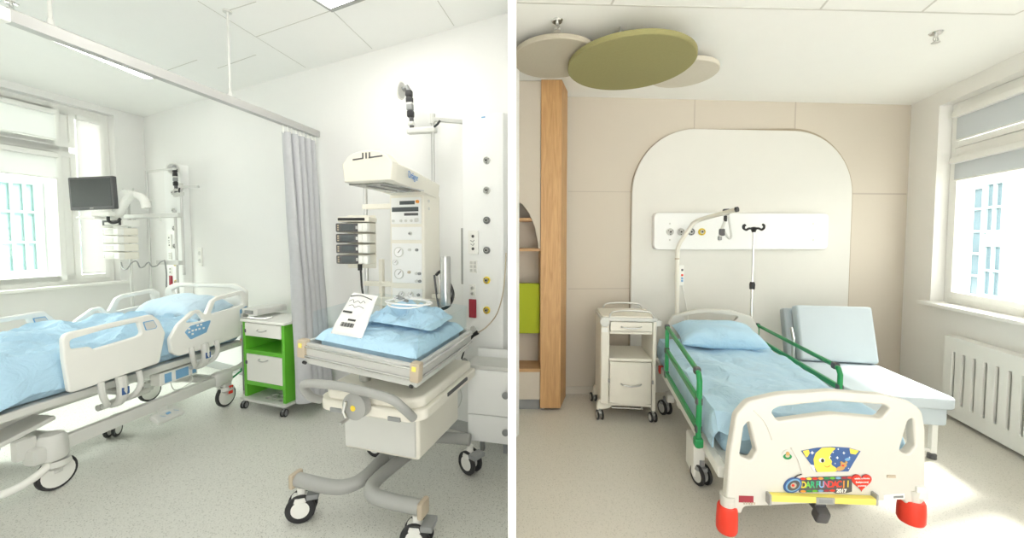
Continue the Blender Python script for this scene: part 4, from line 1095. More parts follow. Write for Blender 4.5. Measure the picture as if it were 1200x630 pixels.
# ------------------------------------------------------------------ monitor rail system above the left bed
yq = 4.20
org = at(180, 340, yq); rq = R(-20)
rs = thing('equipment_rail_stand', 'upright steel equipment rails behind the bed by the window', 'rail stand', (org.x, org.y, 0), rq)
def rl(px, py, y=0.0): h = hit(rs, px, py, 1, y); return h
for (px, y0_, y1_, r_) in ((150, 226, 352, .014), (171.5, 200, 352, .012), (205, 246, 352, .012)):
    a_, c_ = rl(px, y0_), rl(px, y1_); MB().cyl((a_.x, 0, .02), (a_.x, 0, a_.z), r_).build('upright', M['alu'], rs)
for (x0_, x1_, py) in ((148, 212, 254), (186, 212, 307)):
    a_, c_ = rl(x0_, py), rl(x1_, py); MB().box(((a_.x + c_.x) / 2, -.0, a_.z), (c_.x - a_.x, .05, .045), .006).build('cross_rail', M['alu'], rs)
a_, c_ = rl(171, 201), rl(206, 201); MB().box(((a_.x + c_.x) / 2, 0, a_.z), (c_.x - a_.x, .02, .02), .003).build('top_rail', M['lgrey'], rs)
a_ = rl(150, 224); MB().tube([(a_.x - .10, 0, a_.z + .03), (a_.x - .09, 0, a_.z), (a_.x + .09, 0, a_.z), (a_.x + .10, 0, a_.z + .03)], .008, 8).build('drip_hook', M['lgrey'], rs)
for (px, py) in ((150, 281), (171, 238)):
    a_ = rl(px, py); MB().box((a_.x + .02, 0, a_.z), (.08, .05, .05), .01).build('clamp', M['lgrey'], rs)
for px in (160, 190): 
    a_ = rl(px, 254); MB().cyl((a_.x, -.02, 1.70 if False else a_.z - .05), (a_.x, -.02, a_.z), .01).build('rail_hook', M['lgrey'], rs)
for x_ in (rl(171, 300).x, rl(205, 300).x, rl(150, 300).x): MB().lathe([(.01, 0), (.10, .0), (.10, .012), (.02, .03), (.01, .03)], 20, mtx((x_, 0, 0))).build('foot_plate', M['lgrey'], rs)

# patient monitor on its arm
my = 4.02
mo = at(109.5, 226.5, my)
mon = thing('patient_monitor', 'black flat patient monitor on a white swing arm in front of the window', 'monitor', mo, R(-2))
mw_, mh_ = 54 * my / 450, 38 * my / 450
MB().box((0, 0, 0), (mw_, .045, mh_), .010, ry=R(-2.2)).build('bezel', M['dgrey'], mon)
MB().box((0, -.0225, .006), (mw_ * .90, .004, mh_ * .84), .002, ry=R(-2.2)).build('screen', M['screen'], mon)
MB().box((0, -.0235, -mh_ * .455), (.04, .003, .008), .001, ry=R(-2.2)).build('maker_mark', M['lgrey'], mon)
b = MB(); b.box((.10, -.0, -mh_ / 2 - .045), (.20, .08, .05), .012); b.box((-.02, -.02, -mh_ / 2 - .085), (.20, .10, .02), .006); b.build('mount', M['white'], mon)
b = MB(); b.tube([lcl(mon, at(x, y, my + .06)) for x, y in ((133, 252), (138, 250), (147, 234), (152, 229))], .045, 12, sm=4); b.build('lower_arm', M['white'], mon)
b = MB(); b.tube([lcl(mon, at(x, y, my + .10)) for x, y in ((152, 229), (160, 229), (168, 233), (172, 244))], .040, 12, sm=4); b.build('upper_arm', M['white'], mon)
b = MB(); b.lathe([(.01, -.04), (.055, -.04), (.055, .06), (.01, .06)], 20, mtx(lcl(mon, at(152, 229, my + .08)), PI / 2)); b.build('arm_joint', M['white'], mon)
b = MB(); b.tube([lcl(mon, at(x, y, my - .02)) for x, y in ((127, 252), (127, 258), (131, 261), (137, 260), (141, 256))], .013, 8, sm=5); b.build('monitor_cable', M['black'], mon)

# pumps below the monitor
ys = 4.05
ra_ = at(134, 304, ys); ph_ = (at(134, 275, ys).z - at(134, 303, ys).z) / 3.0
G2 = 'white infusion pumps stacked below the monitor'
for k in range(4):
    lb = ('white infusion pump just under the dark-fronted module below the monitor', 'white infusion pump second down in the stack below the monitor', 'white infusion pump third down in the stack below the monitor', 'white infusion pump at the bottom of the stack below the monitor')[k]
    o = make_pump(lb, (ra_.x, ra_.y, ra_.z + ph_ * (3 - k)), R(-12), pump0, G2)
    o.scale = (1.24, 1.24, 1.24)
    for ch in o.children_recursive:
        if ch.name.split('.')[0] in ('front_fascia', 'screen', 'buttons'):
            ch.data = ch.data.copy(); ch.data.materials.clear(); ch.data.materials.append(M['white'] if ch.name.startswith('front') else M['lgrey'])
md = thing('monitor_module', 'white module with a dark front slot on top of the pump stack below the monitor', 'module', (ra_.x, ra_.y, ra_.z + ph_ * 4 + .012), R(-12))
MB().box((0, .08, .038), (.28, .16, .068), .010).build('casing', M['white'], md); MB().box((-.01, -.003, .038), (.25, .010, .052), .003).build('slot', M['dgrey'], md); MB().box((.0, -.011, .030), (.19, .008, .028), .004).build('handle', M['white'], md)
# wavy cable draped between the rails
wc = thing('draped_cable', 'thin dark cable draped in waves between the equipment rails behind the bed', 'cable', (org.x, org.y, 0), rq)
MB().tube([rl(x, y, -.06) for x, y in ((142, 307), (144, 314), (149, 315), (154, 308), (160, 306), (164, 313), (169, 312), (174, 307), (178, 312), (184, 311), (188, 307), (193, 305))], .0065, 8, sm=5).build('cable', M['mgrey'], wc)
MB().tube([rl(x, y, -.04) for x, y in ((193, 306), (195, 320), (195, 335), (196, 350))], .006, 8, sm=4).build('cable_drop', M['mgrey'], wc)
# ================================================================== RIGHT ROOM
from types import SimpleNamespace as NS
# ceiling discs
def disc(label, px, py, z, r, m, th=.035):
    p = fl(px, py, z); e = thing('ceiling_disc', label, 'ceiling panel', (p.x, p.y, z), 0, 'round felt panels under the ceiling')
    MB().lathe([(r * .4, 0), (r - .006, 0), (r, .005), (r, th - .005), (r - .006, th), (r * .4, th)], 72).build('felt_disc', m, e)
    for a_ in range(3):
        MB().cyl((r * .6 * math.cos(a_ * 2.09), r * .6 * math.sin(a_ * 2.09), th), (r * .6 * math.cos(a_ * 2.09), r * .6 * math.sin(a_ * 2.09), HR - z), .006).build('hanger', M['metal'], e)
    return e
disc('large round olive green felt panel under the ceiling', 738, 78, 2.70, .425, M['olive'])
disc('small pale beige round felt panel partly behind the olive one on its right', 800, 88, 2.755, .25, M['feltw'])
disc('mid-sized beige round felt panel left of the olive one, above the oak post', 650, 71, 2.755, .30, M['felt'])
sprinkler(653, 24, HR, 'small metal sprinkler head in the ceiling above the olive disc')
sprinkler(1097, 38, HR, 'small metal sprinkler head in the ceiling towards the window with grey blinds')

# ------------------------------------------------------------------ oak and beige shelf unit by the partition
YS = 3.30
sh = thing('shelf_unit', 'tall beige shelf unit with thick oak post and arched opening by the dividing wall', 'shelf unit', (0.014, YS, 0))
def sx_z(px, py, Y=YS): p = at(px, py, Y); return p.x - .014, p.z
b = MB(); x_a, x_b = sx_z(634, 200)[0], sx_z(658, 200)[0]; x_c = sx_z(664.5, 200, 3.56)[0]
b.prism([(x_a, 0), (x_b, 0), (x_c, .26), (x_a, .26)], .03, HR - .001); b.build('oak_post', M['oak'], sh)
MB().box((x_a / 2 - .001, .25, HR / 2), (x_a - .002, .02, HR - .002)).build('back_panel', M['beige'], sh)
zA = sx_z(620, 291)[1]
apx = [(631.5, 291), (630.5, 282), (627, 266), (620, 249), (612.5, 239), (605, 233)]
poly = [sx_z(*p) for p in apx]; poly[-1] = (.002, poly[-1][1])
poly = [(x_a - .002, zA)] + poly + [(.002, HR - .003), (x_a - .002, HR - .003)]
MB().plate([poly], .022, .001, Matrix.Translation((0, .03, 0)) @ XZ).build('arched_panel', M['beige'], sh)
for (py, nm) in ((291, 'shelf'), (255, 'shelf')):
    z_ = sx_z(620, py)[1]; MB().box((x_a / 2, .135, z_ - .012), (x_a - .004, .19, .026), .001).build(nm, M['oakx'], sh)
z0_, z1_ = sx_z(620, 393)[1], sx_z(620, 333)[1]
MB().box((x_a / 2, .09, (z0_ + z1_) / 2), (x_a - .002, .05, z1_ - z0_), .012).build('lime_cushion', M['lime'], sh)
z_ = sx_z(620, 432)[1]; zb_ = sx_z(620, 469)[1]
MB().box((x_a / 2, .12, z_ - .015), (x_a - .002, .23, .03), .002).build('bench_shelf', M['oakx'], sh)
MB().box((x_a / 2, .025, (z_ - .03 + zb_) / 2), (x_a - .004, .02, z_ - .034 - zb_), .002).build('drawer_front', M['beige'], sh)
MB().box((x_a / 2, .14, (zb_) / 2), (x_a - .004, .18, zb_)).build('plinth', M['mgrey'], sh)
MB().cyl((x_a + .03, .05, 0), (x_a + .03, .05, .03), .02).build('foot', M['metal'], sh)

# ------------------------------------------------------------------ bed head unit on the arched panel
u0_, zt_ = RB.uz(767, 249, aT + .055); u1_, zb_ = RB.uz(970, 292, aT + .055)
p = RB.pt((u0_ + u1_) / 2, (zt_ + zb_) / 2, aT + .001)
hu = thing('bed_head_unit', 'long white rounded wall panel with four gas outlets above the right hand bed', 'wall unit', p, RB.rz)
MB().plate([rrect(u1_ - u0_, zt_ - zb_, .05)], .055, .006, Matrix.Translation((0, -.0275, 0)) @ XZ).build('panel', M['panelw'], hu)
for k, px in enumerate((785, 797.5, 809.5, 822)):
    u_, z_ = RB.uz(px, 271.5, aT + .055); outlet(hu, u_ - (u0_ + u1_) / 2, z_ - (zt_ + zb_) / 2, .034, ('lgrey', 'lgrey', 'mgrey', 'yellow')[k], -.055)
b = MB()
for (px, py) in ((785, 262), (785, 281), (953, 262), (953, 281)):
    u_, z_ = RB.uz(px, py, aT + .055); b.lathe([(.002, 0), (.009, 0), (.006, .004), (.002, .004)], 14, mtx((u_ - (u0_ + u1_) / 2, -.055, z_ - (zt_ + zb_) / 2), PI / 2))
b.build('screw_cap', M['lgrey'], hu)
# nurse call handset
u_, z_ = RB.uz(796, 322, aT + .01); p = RB.pt(u_, z_, aT + .001)
nc = thing('nurse_call_handset', 'white nurse call handset with small coloured buttons on the wall behind the lifting pole', 'handset', p, RB.rz)
MB().plate([rrect(.075, .20, .012)], .03, .004, Matrix.Translation((0, -.015, 0)) @ XZ).build('body', M['white'], nc)
for dz, mm in ((.05, 'dgrey'), (.0, 'red'), (-.03, 'blue'), (-.055, 'blue')): MB().box((.018, -.031, dz), (.02, .005, .02), .003).build('button', M[mm], nc)
cl_ = MB().tube([(.03, -.02, -.10), (.06, -.02, -.25), (.09, -.02, -.40), (.08, -.02, -.55)], .004, 6, sm=5).build('call_cord', M['white'], nc)

# ------------------------------------------------------------------ bedside cabinet
A, B = fl(700, 496), fl(768, 493); mc = (A + B) / 2
bc = thing('bedside_cabinet', 'pale cream bedside cabinet on castors left of the bed with green rails', 'bedside cabinet', (mc.x, mc.y, 0), R(-6))
def b_(px, py, y=0.0): return hy(bc, px, py, y)
xl, xr_ = b_(704, 420)[0], b_(769, 420)[0]; zt_ = b_(735, 376)[1]; zd1 = b_(735, 389)[1]; zs = b_(735, 420)[1]; zdb_ = b_(735, 473)[1]
W_ = xr_ - xl; X0 = (xl + xr_) / 2; D_ = .40
MB().box((xl + .035, D_ / 2, (zt_ + .14) / 2 + .0), (.07, D_, zt_ - .14), .016, seg=3).build('side_panel', M['cream'], bc)
MB().box((xr_ - .014, D_ / 2, (zt_ + .10) / 2), (.028, D_, zt_ - .10), .006).build('side_panel', M['cream'], bc)
ix0, ix1 = xl + .072, xr_ - .03; ic, iw = (ix0 + ix1) / 2, ix1 - ix0
MB().box((ic, D_ - .012, (zs + zdb_) / 2), (iw, .012, zs - zdb_), .002).build('back_panel', M['cream'], bc)
for zz in (zs - .014, zdb_ - .012, zd1 - .008): MB().box((ic, D_ / 2, zz), (iw, D_ - .02, .022), .003).build('shelf', M['cream'], bc)
o = MB().box((ic, .16, (zt_ + zd1) / 2), (iw - .006, .33, zt_ - zd1 - .014), .006).build('drawer', M['cream'], bc)
def bowpull(par, x, y, z): 
    b = MB(); b.tube([(x - .08, y + .004, z), (x - .06, y - .016, z - .004), (x, y - .022, z - .010), (x + .06, y - .016, z - .004), (x + .08, y + .004, z)], .0065, 8, sm=4); b.build('handle', M['metal'], par)
bowpull(o, ic, -.008, (zt_ + zd1) / 2)
dpr = [(ix0 + .004, .006), (ic, -.022), (ix1 - .004, .006), (ix1 - .004, .022), (ix0 + .004, .022)]
dpr = [(ix0 + .004 + (iw - .008) * t / 12, .008 - .028 * math.sin(PI * t / 12)) for t in range(13)] + [(ix1 - .004, .024), (ix0 + .004, .024)]
o = MB().prism(dpr, zdb_ + .004, zs - .03).build('door', M['cream'], bc); bowpull(o, ic, -.024, (zdb_ + zs) / 2 - .015)
for sx_ in (ix0 - .004, ix1 + .004): MB().box((sx_, -.004, (zdb_ + zs) / 2), (.012, .014, .03), .003).build('hinge', M['mgrey'], bc)
tp = rpoly([(xl - .005, -.01), (xr_ + .01, -.01), (xr_ + .01, D_ + .01), (xl - .005, D_ + .01)], .04)
MB().plate([tp], .03, .008, mtx((0, 0, zt_ + .012))).build('top', M['lgrey'], bc)
MB().plate([[(x * .94 + X0 * .06, y * .92 + .015) for x, y in tp]], .012, .003, mtx((0, 0, zt_ + .032))).build('tray_top', M['cream'], bc)
for y_ in (.0, D_): MB().tube([(ix0 - .01, y_, zt_ + .02), (ix0 + .01, y_, zt_ + .065), (ix0 + .06, y_, zt_ + .08), (ic, y_, zt_ + .085), (ix1 - .06, y_, zt_ + .08), (ix1 - .01, y_, zt_ + .065), (ix1 + .01, y_, zt_ + .02)], .008, 8, sm=4).build('gallery_rail', M['metal'], bc)
kx_, kz_ = b_(709, 377, -.02); MB().lathe([(.005, 0), (.040, 0), (.040, .03), (.034, .036), (.005, .036)], 24, mtx((kx_, .01, kz_), PI / 2)).build('tray_lock_knob', M['lgrey'], bc)
MB().box((kx_, -.004, kz_ - .07), (.05, .006, .035), .002).build('type_plate', M['white'], bc)
MB().box((xr_ + .02, .05, zt_ - .02), (.05, .06, .05), .008).build('tray_clamp', M['lgrey'], bc)
# curved left foot
fp = rpoly([(xl - .03, .075), (xl + .10, .10), (xl + .10, .20), (xl + .02, .20), (xl - .02, .15)], [.02, .05, .02, .02, .04], 5)
MB().plate([fp], .05, .01, Matrix.Translation((0, .05, 0)) @ XZ).build('curved_foot', M['cream'], bc)
MB().plate([fp], .05, .01, Matrix.Translation((0, D_ - .04, 0)) @ XZ).build('curved_foot', M['cream'], bc)
rk_ = MB()
for k in range(8): rk_.cyl((ic - iw * .40 + iw * .1 * k, .03, .105), (ic - iw * .40 + iw * .1 * k, D_ - .04, .105), .006, n=8)
for y_ in (.03, D_ - .04): rk_.tube([(ix0, y_, .17), (ix0 + .03, y_, .105), (ix1 - .08, y_, .105), (ix1 - .04, y_, .17)], .006, 8)
rk_.build('wire_shelf', M['metal'], bc)
for (x_, y_) in ((xl + .0, .03), (xr_ - .012, .03), (xl - .015, D_ + .0), (xr_ - .012, D_ - .03)): caster(bc, (x_, y_, 0), .040, .030, .15, M['grey'], M['lgrey'], True, .012)

# ------------------------------------------------------------------ bed with green rails
rz2 = R(-11); p0 = at(965, 520, 1.72)
b2 = thing('hospital_bed', 'hospital bed with green side rails and a stickered cream footboard', 'bed', (p0.x, p0.y, 0), rz2)
fbn = NS(location=Vector((p0.x, p0.y, 0)), rotation_euler=NS(z=R(-3)))
FM = Matrix.Rotation(R(8), 4, 'Z')            # the footboard sits a little askew on the bed
def fz(px, py, y=0.0): return hy(fbn, px, py, y)
FX = FM @ XZ
def ftr(pts, r, n=6): return rpoly([fz(x, y) for x, y in pts], r, n)
outer = ftr([(847, 596), (849, 573), (852.6, 527.5), (860, 484), (874, 468), (910.5, 459.6), (971, 456), (1031, 460.5), (1061, 468), (1075, 478), (1079, 500), (1079, 573), (1077, 590), (1058, 590), (1055, 582), (869, 590), (866, 598)],
            [.02, .02, .05, .06, .06, .2, .3, .2, .08, .06, .05, .03, .02, .01, .02, .02, .01])
slot = ftr([(900, 479), (910.5, 474), (971, 467.5), (1033, 472), (1038, 476), (1028, 488), (971, 482.5), (908, 491)], [.02, .03, .2, .03, .01, .03, .2, .02])
lft = ftr([(869, 497), (875, 490), (883.5, 526), (877, 537), (864, 531)], [.02, .015, .02, .02, .02])
rgt = ftr([(1059, 490), (1065, 487), (1067, 519), (1059, 530), (1049, 525)], [.02, .015, .02, .02, .02])
fbo = MB().plate([outer, slot, lft, rgt], .045, .010, FX, 3).build('footboard', M['ivory'], b2)
FRONT = Matrix.Translation((0, -.0225, 0))
def fm(px, py, d=0.0):
    x, z = fz(px, py); return FM @ Matrix.Translation((x, -.0225 - d, z)) @ XZ
def fplate(pts, mm, name, d=.0015, r=0, th=.003, par=None, n=5):
    q = rpoly([fz(x, y) for x, y in pts], r, n)
    return MB().plate([q], th, th * .2, FM @ Matrix.Translation((0, -.0225 - d, 0)) @ XZ, 1).build(name, M[mm], par or fbo)
# raised trapezoid field and moulding line
MB().tube([FM @ Vector((x, -.0225, z)) for x, z in (fz(923, 521), fz(931, 535), fz(937, 553))], .004, 6).build('moulding', M['ivory'], fbo)
MB().tube([FM @ Vector((x, -.0225, z)) for x, z in (fz(880, 478), fz(893, 492), fz(901, 512))], .004, 6, sm=4).build('moulding', M['ivory'], fbo)
# night sky picture
pic = fplate([(934.5, 524.5), (953, 521), (971, 519.8), (990, 521), (1003, 524.8), (989, 548.2), (952, 549)], 'dblue', 'night_sticker')
PX_ = 1 / 262.0
def fell(cx, cy, rx, ry, n=24, a=0): return [(cx + rx * math.cos(t * 2 * PI / n) * math.cos(a) - ry * math.sin(t * 2 * PI / n) * math.sin(a), cy + rx * math.cos(t * 2 * PI / n) * math.sin(a) + ry * math.sin(t * 2 * PI / n) * math.cos(a)) for t in range(n)]
moon = [(958, 521), (968, 520.2), (975, 521), (970.5, 524.5), (967.6, 529), (967.5, 533), (970, 536.5), (968.8, 539), (970, 541), (974, 543.5), (977, 546.5), (973, 548.4), (952.5, 548.8), (949.5, 542), (948.5, 534), (951, 527)]
fplate(moon, 'gold', 'moon', .003, .008)
fplate([(936, 524.6), (943, 523), (944, 527), (941, 532), (939.5, 531)], 'gold', 'yellow_star', .003, .003)
fplate([(990, 521.4), (1001, 524.2), (997, 528.5), (991, 527.5)], 'gold', 'yellow_star', .003, .003)
fplate([(944, 540), (949, 541), (951, 548.6), (948, 546.5)], 'star', 'cloud', .003, .003)
fplate(fell(958, 535, 3.4, 2.7), 'star', 'moon_eye', .0042); fplate(fell(958.5, 535.2, 1.8, 2.2), 'ink', 'moon_pupil', .0052)
fplate(fell(967.6, 532, 1.3, 1.9), 'star', 'moon_eye', .0042); fplate(fell(967.9, 532.2, .8, 1.3), 'ink', 'moon_pupil', .0052)
MB().tube([FM @ Vector((x, -.0285, z)) for x, z in (fz(961, 541.5), fz(964, 542.6), fz(967, 541))], .0016, 6, sm=4).build('moon_mouth', M['orange'], fbo)
fplate(fell(983, 540.5, 3.6, 2.8), 'skin', 'teddy_head', .0042); fplate(fell(979.5, 544.5, 5.2, 2.6, a=-.3), 'skin', 'teddy_body', .0036)
fplate(fell(980.5, 537.6, 1.4, 1.3), 'skin', 'teddy_ear', .0048); fplate(fell(986, 537.4, 1.4, 1.3), 'skin', 'teddy_ear', .0048)
fplate(fell(982, 541, 1.5, 1), 'red', 'teddy_scarf', .0055); fplate(fell(987.5, 534, 3.0, 1.6, a=-.2), 'blue', 'nightcap', .0044)
def fstar(cx, cy, r):
    pts = [(cx + (r if k % 2 == 0 else r * .4) * math.cos(k * PI / 4), cy + (r if k % 2 == 0 else r * .4) * math.sin(k * PI / 4)) for k in range(8)]
    fplate(pts, 'star', 'white_star', .003)
for c_ in ((947, 526.5, 2.4), (983.5, 526.8, 1.8), (976, 532.3, 1.8), (977, 522.3, 1.1), (971, 526, 1.1), (990, 532, 1.0), (973.5, 539, 1.0), (989, 544.5, .9)): fstar(*c_)
# round bear sticker
fplate(fell(918.3, 529, 6.2, 5.6), 'lgrey', 'round_sticker'); fplate(fell(918.5, 531, 5, 3.3), 'rail', 'sticker_meadow', .003); fplate(fell(918.6, 527.5, 2.2, 2.2), 'skin', 'sticker_bear', .0042); fplate(fell(918.4, 530, 2.6, 1.9), 'tan', 'sticker_bear', .0038)
# gift banner with lettering
ban = fplate([(930, 557), (945, 554.8), (993, 553.6), (993, 571.5), (985, 573.5), (974, 573.5), (971, 572), (932, 572.4)], 'dgrey', 'banner', .002, .004)
cols = ('red', 'yellow', 'red', 'orange', 'rail', 'green', 'blue', 'dred', 'red')
for row, (y0_, y1_) in enumerate(((556.6, 555.2), (571, 569.4))):
    for k in range(9 if row == 0 else 6):
        t = k / 8; cx_ = 936.5 + 54 * t; cy_ = y0_ + (y1_ - y0_) * t
        fplate(fell(cx_, cy_, 3.1, 1.35, 12), cols[(k + row * 3) % 9], 'crayon', .0035)
letters = 'DAR FUNDACJI'; lc = ('yellow', 'leafgreen', 'teal', None, 'teal', 'skyblue', 'crimson', 'red', 'red', 'red', 'orange', 'yellow')
lx = [937, 942.2, 947.4, 0, 953.2, 957.8, 963, 968.3, 973.5, 978.4, 983.4, 988.2]
for ch, mm, x_ in zip(letters, lc, lx):
    if ch == ' ': continue
    MB().text(ch, .042, .002, fm(x_, 563.8 - .02 * (x_ - 937) , .0035), bold=.0009, sx=.78).build('letter', M[mm], fbo)
fplate([(974.5, 567.6), (986, 567), (986, 573), (974.5, 573.4)], 'dgrey', 'year_tag', .0035, .002)
MB().text('2017', .0235, .002, fm(980.3, 570.3, .0055), bold=.0008, sx=.92).build('year', M['star'], fbo)
# round drum emblem on the left of the banner
fplate(fell(924.5, 564, 11.2, 8.4, 28, -.5), 'dblue', 'emblem', .0035); fplate(fell(924.8, 563.8, 9.2, 6.6, 28, -.5), 'blue', 'emblem_ring', .005)
fplate(fell(925, 563.8, 7.6, 5.2, 28, -.5), 'dgrey', 'emblem_field', .0065); fplate(fell(924.6, 563.6, 3.6, 3.0, 20, -.5), 'tan', 'emblem_figure', .008); fplate(fell(923.8, 563.2, 1.7, 1.5, 16), 'red', 'emblem_mark', .0095)
MB().tube([FM @ Vector((x, -.028, z)) for x, z in (fz(926, 555), fz(930, 552.6), fz(934.5, 551))], .0022, 6).build('emblem_stroke', M['ink'], fbo)
# heart
hpts = []
for t in range(40):
    a_ = t / 40 * 2 * PI; hx_ = 16 * math.sin(a_) ** 3; hy_ = 13 * math.cos(a_) - 5 * math.cos(2 * a_) - 2 * math.cos(3 * a_) - math.cos(4 * a_)
    hpts.append((1003.6 + hx_ * .74, 559.5 - hy_ * .69))
h2 = [(1003.6 + (x - 1003.6) * .94, 559.6 + (y - 559.6) * .94) for x, y in hpts]
fplate(hpts, 'dred', 'heart_edge', .004); fplate(h2, 'red', 'heart', .0055)
for tx, yy, sz in (('wielka orkiestra', 555.6, .0100), ('świątecznej', 559.8, .0112), ('pomocy', 563.9, .0112)):
    MB().text(tx, sz, .002, fm(1003.6, yy, .0075) @ Matrix.Rotation(R(3), 4, 'Z'), bold=.0001).build('heart_lettering', M['star'], fbo)
# yellow bumper bar, labels, red wheel bumpers
def fbox(x0, y0, x1, y1, y, d, mm, nm, bev=.004, par=None):
    (a_, c_), (e_, g_) = fz(x0, y0, y), fz(x1, y1, y)
    return MB().box(((a_ + e_) / 2, y + d / 2, (c_ + g_) / 2), (abs(e_ - a_), d, abs(c_ - g_)), bev, FM).build(nm, M[mm], par or b2)
yb = fbox(904, 580.5, 1028, 592.5, -.052, .03, 'lyellow', 'bumper_bar', .006)
fbox(957, 583, 978.5, 591.5, -.054, .02, 'grey', 'release_frame', .002, yb); fbox(960, 585, 976, 590, -.0555, .02, 'mgrey', 'release_handle', .002, yb)
for sgn, x_ in ((-1, 903.3), (1, 1028.7)): fbox(x_ - 1.2, 580, x_ + 1.2, 592.8, -.053, .032, 'grey', 'bar_end_cap', .003, yb)
fbox(866, 580.5, 883, 589, -.024, .003, 'dred', 'red_label', .0005, fbo)
MB().text('LINET' if False else 'bed 2', .012, .001, fm(874.5, 584.8, .003)).build('label_lettering', M['lgrey'], fbo) if False else None
b = MB()
for k in range(5): b.box(((fz(868.5 + k * 3, 584.8)[0]), -.0255, fz(868, 584.8)[1]), (.006, .0015, .010), 0, FM)
b.build('label_print', M['tan'], fbo)
fplate([(1030, 575.5), (1054, 574), (1054, 580), (1030, 581.5)], 'star', 'type_label', .0012); fplate([(1041, 576.6), (1052, 576), (1052, 578.4), (1041, 579)], 'mgrey', 'type_print', .003)
fbox(1040, 556.5, 1050, 560, -.026, .006, 'tan', 'hook_slot', .001, fbo)
for (xa_, xb_, yt_, yb_, yl_) in ((840.5, 864, 591, 621, 610), (1055, 1082, 584, 610, 606)):
    cx_, zt2 = fz((xa_ + xb_) / 2, yt_, -.0); zb2 = fz((xa_ + xb_) / 2, yb_, 0)[1]; r_ = (fz(xb_, yt_)[0] - fz(xa_, yt_)[0]) / 2
    MB().lathe([(.005, zb2 - .0), (r_ * .90, zb2 + .0), (r_ * 1.0, zb2 + .012), (r_, (zt2 + zb2) / 2), (r_ * .95, zt2 - .01), (r_ * .85, zt2), (r_ * .6, zt2), (r_ * .6, zt2 - .02), (.005, zt2 - .02)], 28, FM @ mtx((cx_, .0, 0))).build('corner_bumper', M['red'], b2)
    MB().cyl(FM @ Vector((cx_, 0, zt2 - .03)), FM @ Vector((cx_, 0, zt2 + .05)), r_ * .62, r_ * .72, 24).build('footboard_foot', M['ivory'], b2)
b = MB(); b.box((.0, .05, .262), (.05, .10, .04), .008); b.box((0, -.0, .235), (.055, .05, .07), .012, rx=.4); b.build('brake_pedal', M['dgrey'], b2)
# mattress, deck and undercarriage
BL = 1.80
MB().box((0, BL / 2 + .05, .470), (.76, BL - .17, .15), .045, seg=4).build('mattress', M['linen'], b2)
for sx in (1, -1): MB().box((sx * .41, BL / 2, .37), (.05, BL - .04, .06), .010).build('side_beam', M['white'], b2)
MB().box((0, BL / 2, .395), (.80, BL - .1, .02), .003).build('deck', M['lgrey'], b2)
for y_ in (.55, 1.25): MB().box((0, y_, .20), (.70, .08, .07), .01).build('cross_beam', M['white'], b2)
for sx in (1, -1): MB().box((sx * .30, .92, .18), (.06, 1.0, .06), .01).build('base_beam', M['white'], b2)
for y_, y2_ in ((.55, .85), (1.25, .95)):
    b = MB()
    for sx in (-.2, .2): b.box((sx, (y_ + y2_) / 2, .285), (.05, .36, .05), .008, rx=.85 * (1 if y2_ > y_ else -1))
    b.box((0, (y_ + y2_) / 2, .285), (.36, .04, .04), .006); b.build('scissor_arm', M['white'], b2)
for (x_, y_) in ((-.37, .52), (.37, .52), (-.40, 1.48), (.37, 1.48)):
    caster(b2, (x_, y_, 0), .062, .04, .4, M['mgrey'], M['lgrey'], True, .03)
MB().box((-.385, .60, .15), (.07, .18, .22), .012).build('caster_arm', M['white'], b2); MB().box((.375, .56, .15), (.06, .12, .14), .012).build('caster_arm', M['white'], b2)
for sx in (-.37, .37): MB().box((sx, 1.44, .17), (.06, .10, .07), .012).build('caster_arm', M['white'], b2)
rs_ = lcl(b2, at(776, 433, 3.30)); b = MB(); b.box((rs_.x, rs_.y, rs_.z), (.06, .06, .06), .008); b.box((rs_.x + .06, rs_.y, rs_.z), (.10, .02, .02), .004); b.build('red_stop', M['red'], b2)
# green rails
def rails(side, top, mid_, low, post_far, post_near):
    X = side * .47
    def q(px, py): y_, z_ = hx(b2, px, py, X); return Vector((X, y_, z_))
    r0 = MB(); far, near = q(*post_far[0]), q(*post_near[0])
    nb, fb_ = q(*post_near[1]), q(*post_far[1])
    frame = [fb_, Vector((X, fb_.y, (far.z))), ]
    P = [Vector((X, far.y, fb_.z)), Vector((X, far.y, far.z)), Vector((X, near.y + .05, near.z + .0)), Vector((X, near.y + .02, near.z - .008)), Vector((X, near.y, near.z - .04)), Vector((X, near.y, nb.z))]
    o = MB().tube(P, .0145, 12).build('rail_frame', M['rail'], b2)
    for fr in mid_:
        z_ = far.z - (far.z - .42) * fr
        zz = near.z - (near.z - .42) * fr
        MB().box((X, (far.y + near.y) / 2, (z_ + zz) / 2), (.022, far.y - near.y - .02, .034), .006, rx=math.atan2(z_ - zz, far.y - near.y)).build('rail_bar', M['rail'], b2)
        for yy, hz in ((near.y + .005, zz), (far.y, z_)): MB().box((X, yy, hz), (.034, .034, .044), .008).build('rail_joint', M['dgrey'], b2)
    MB().box((X, near.y + .05, near.z - .002), (.036, .045, .040), .010).build('rail_joint', M['dgrey'], b2)
    MB().box((X, far.y, far.z), (.036, .036, .040), .010).build('rail_joint', M['dgrey'], b2)
    MB().box((X, near.y, nb.z + .03), (.045, .05, .05), .01).build('rail_clamp', M['rail'], b2)
    return near, far, nb
rails(-1, None, (.42, .84), None, ((782, 383), (781, 442)), ((820, 437), (822, 531)))
rails(1, None, (.42, .84), None, ((888, 381), (888, 430)), ((985, 431), (985, 520)))
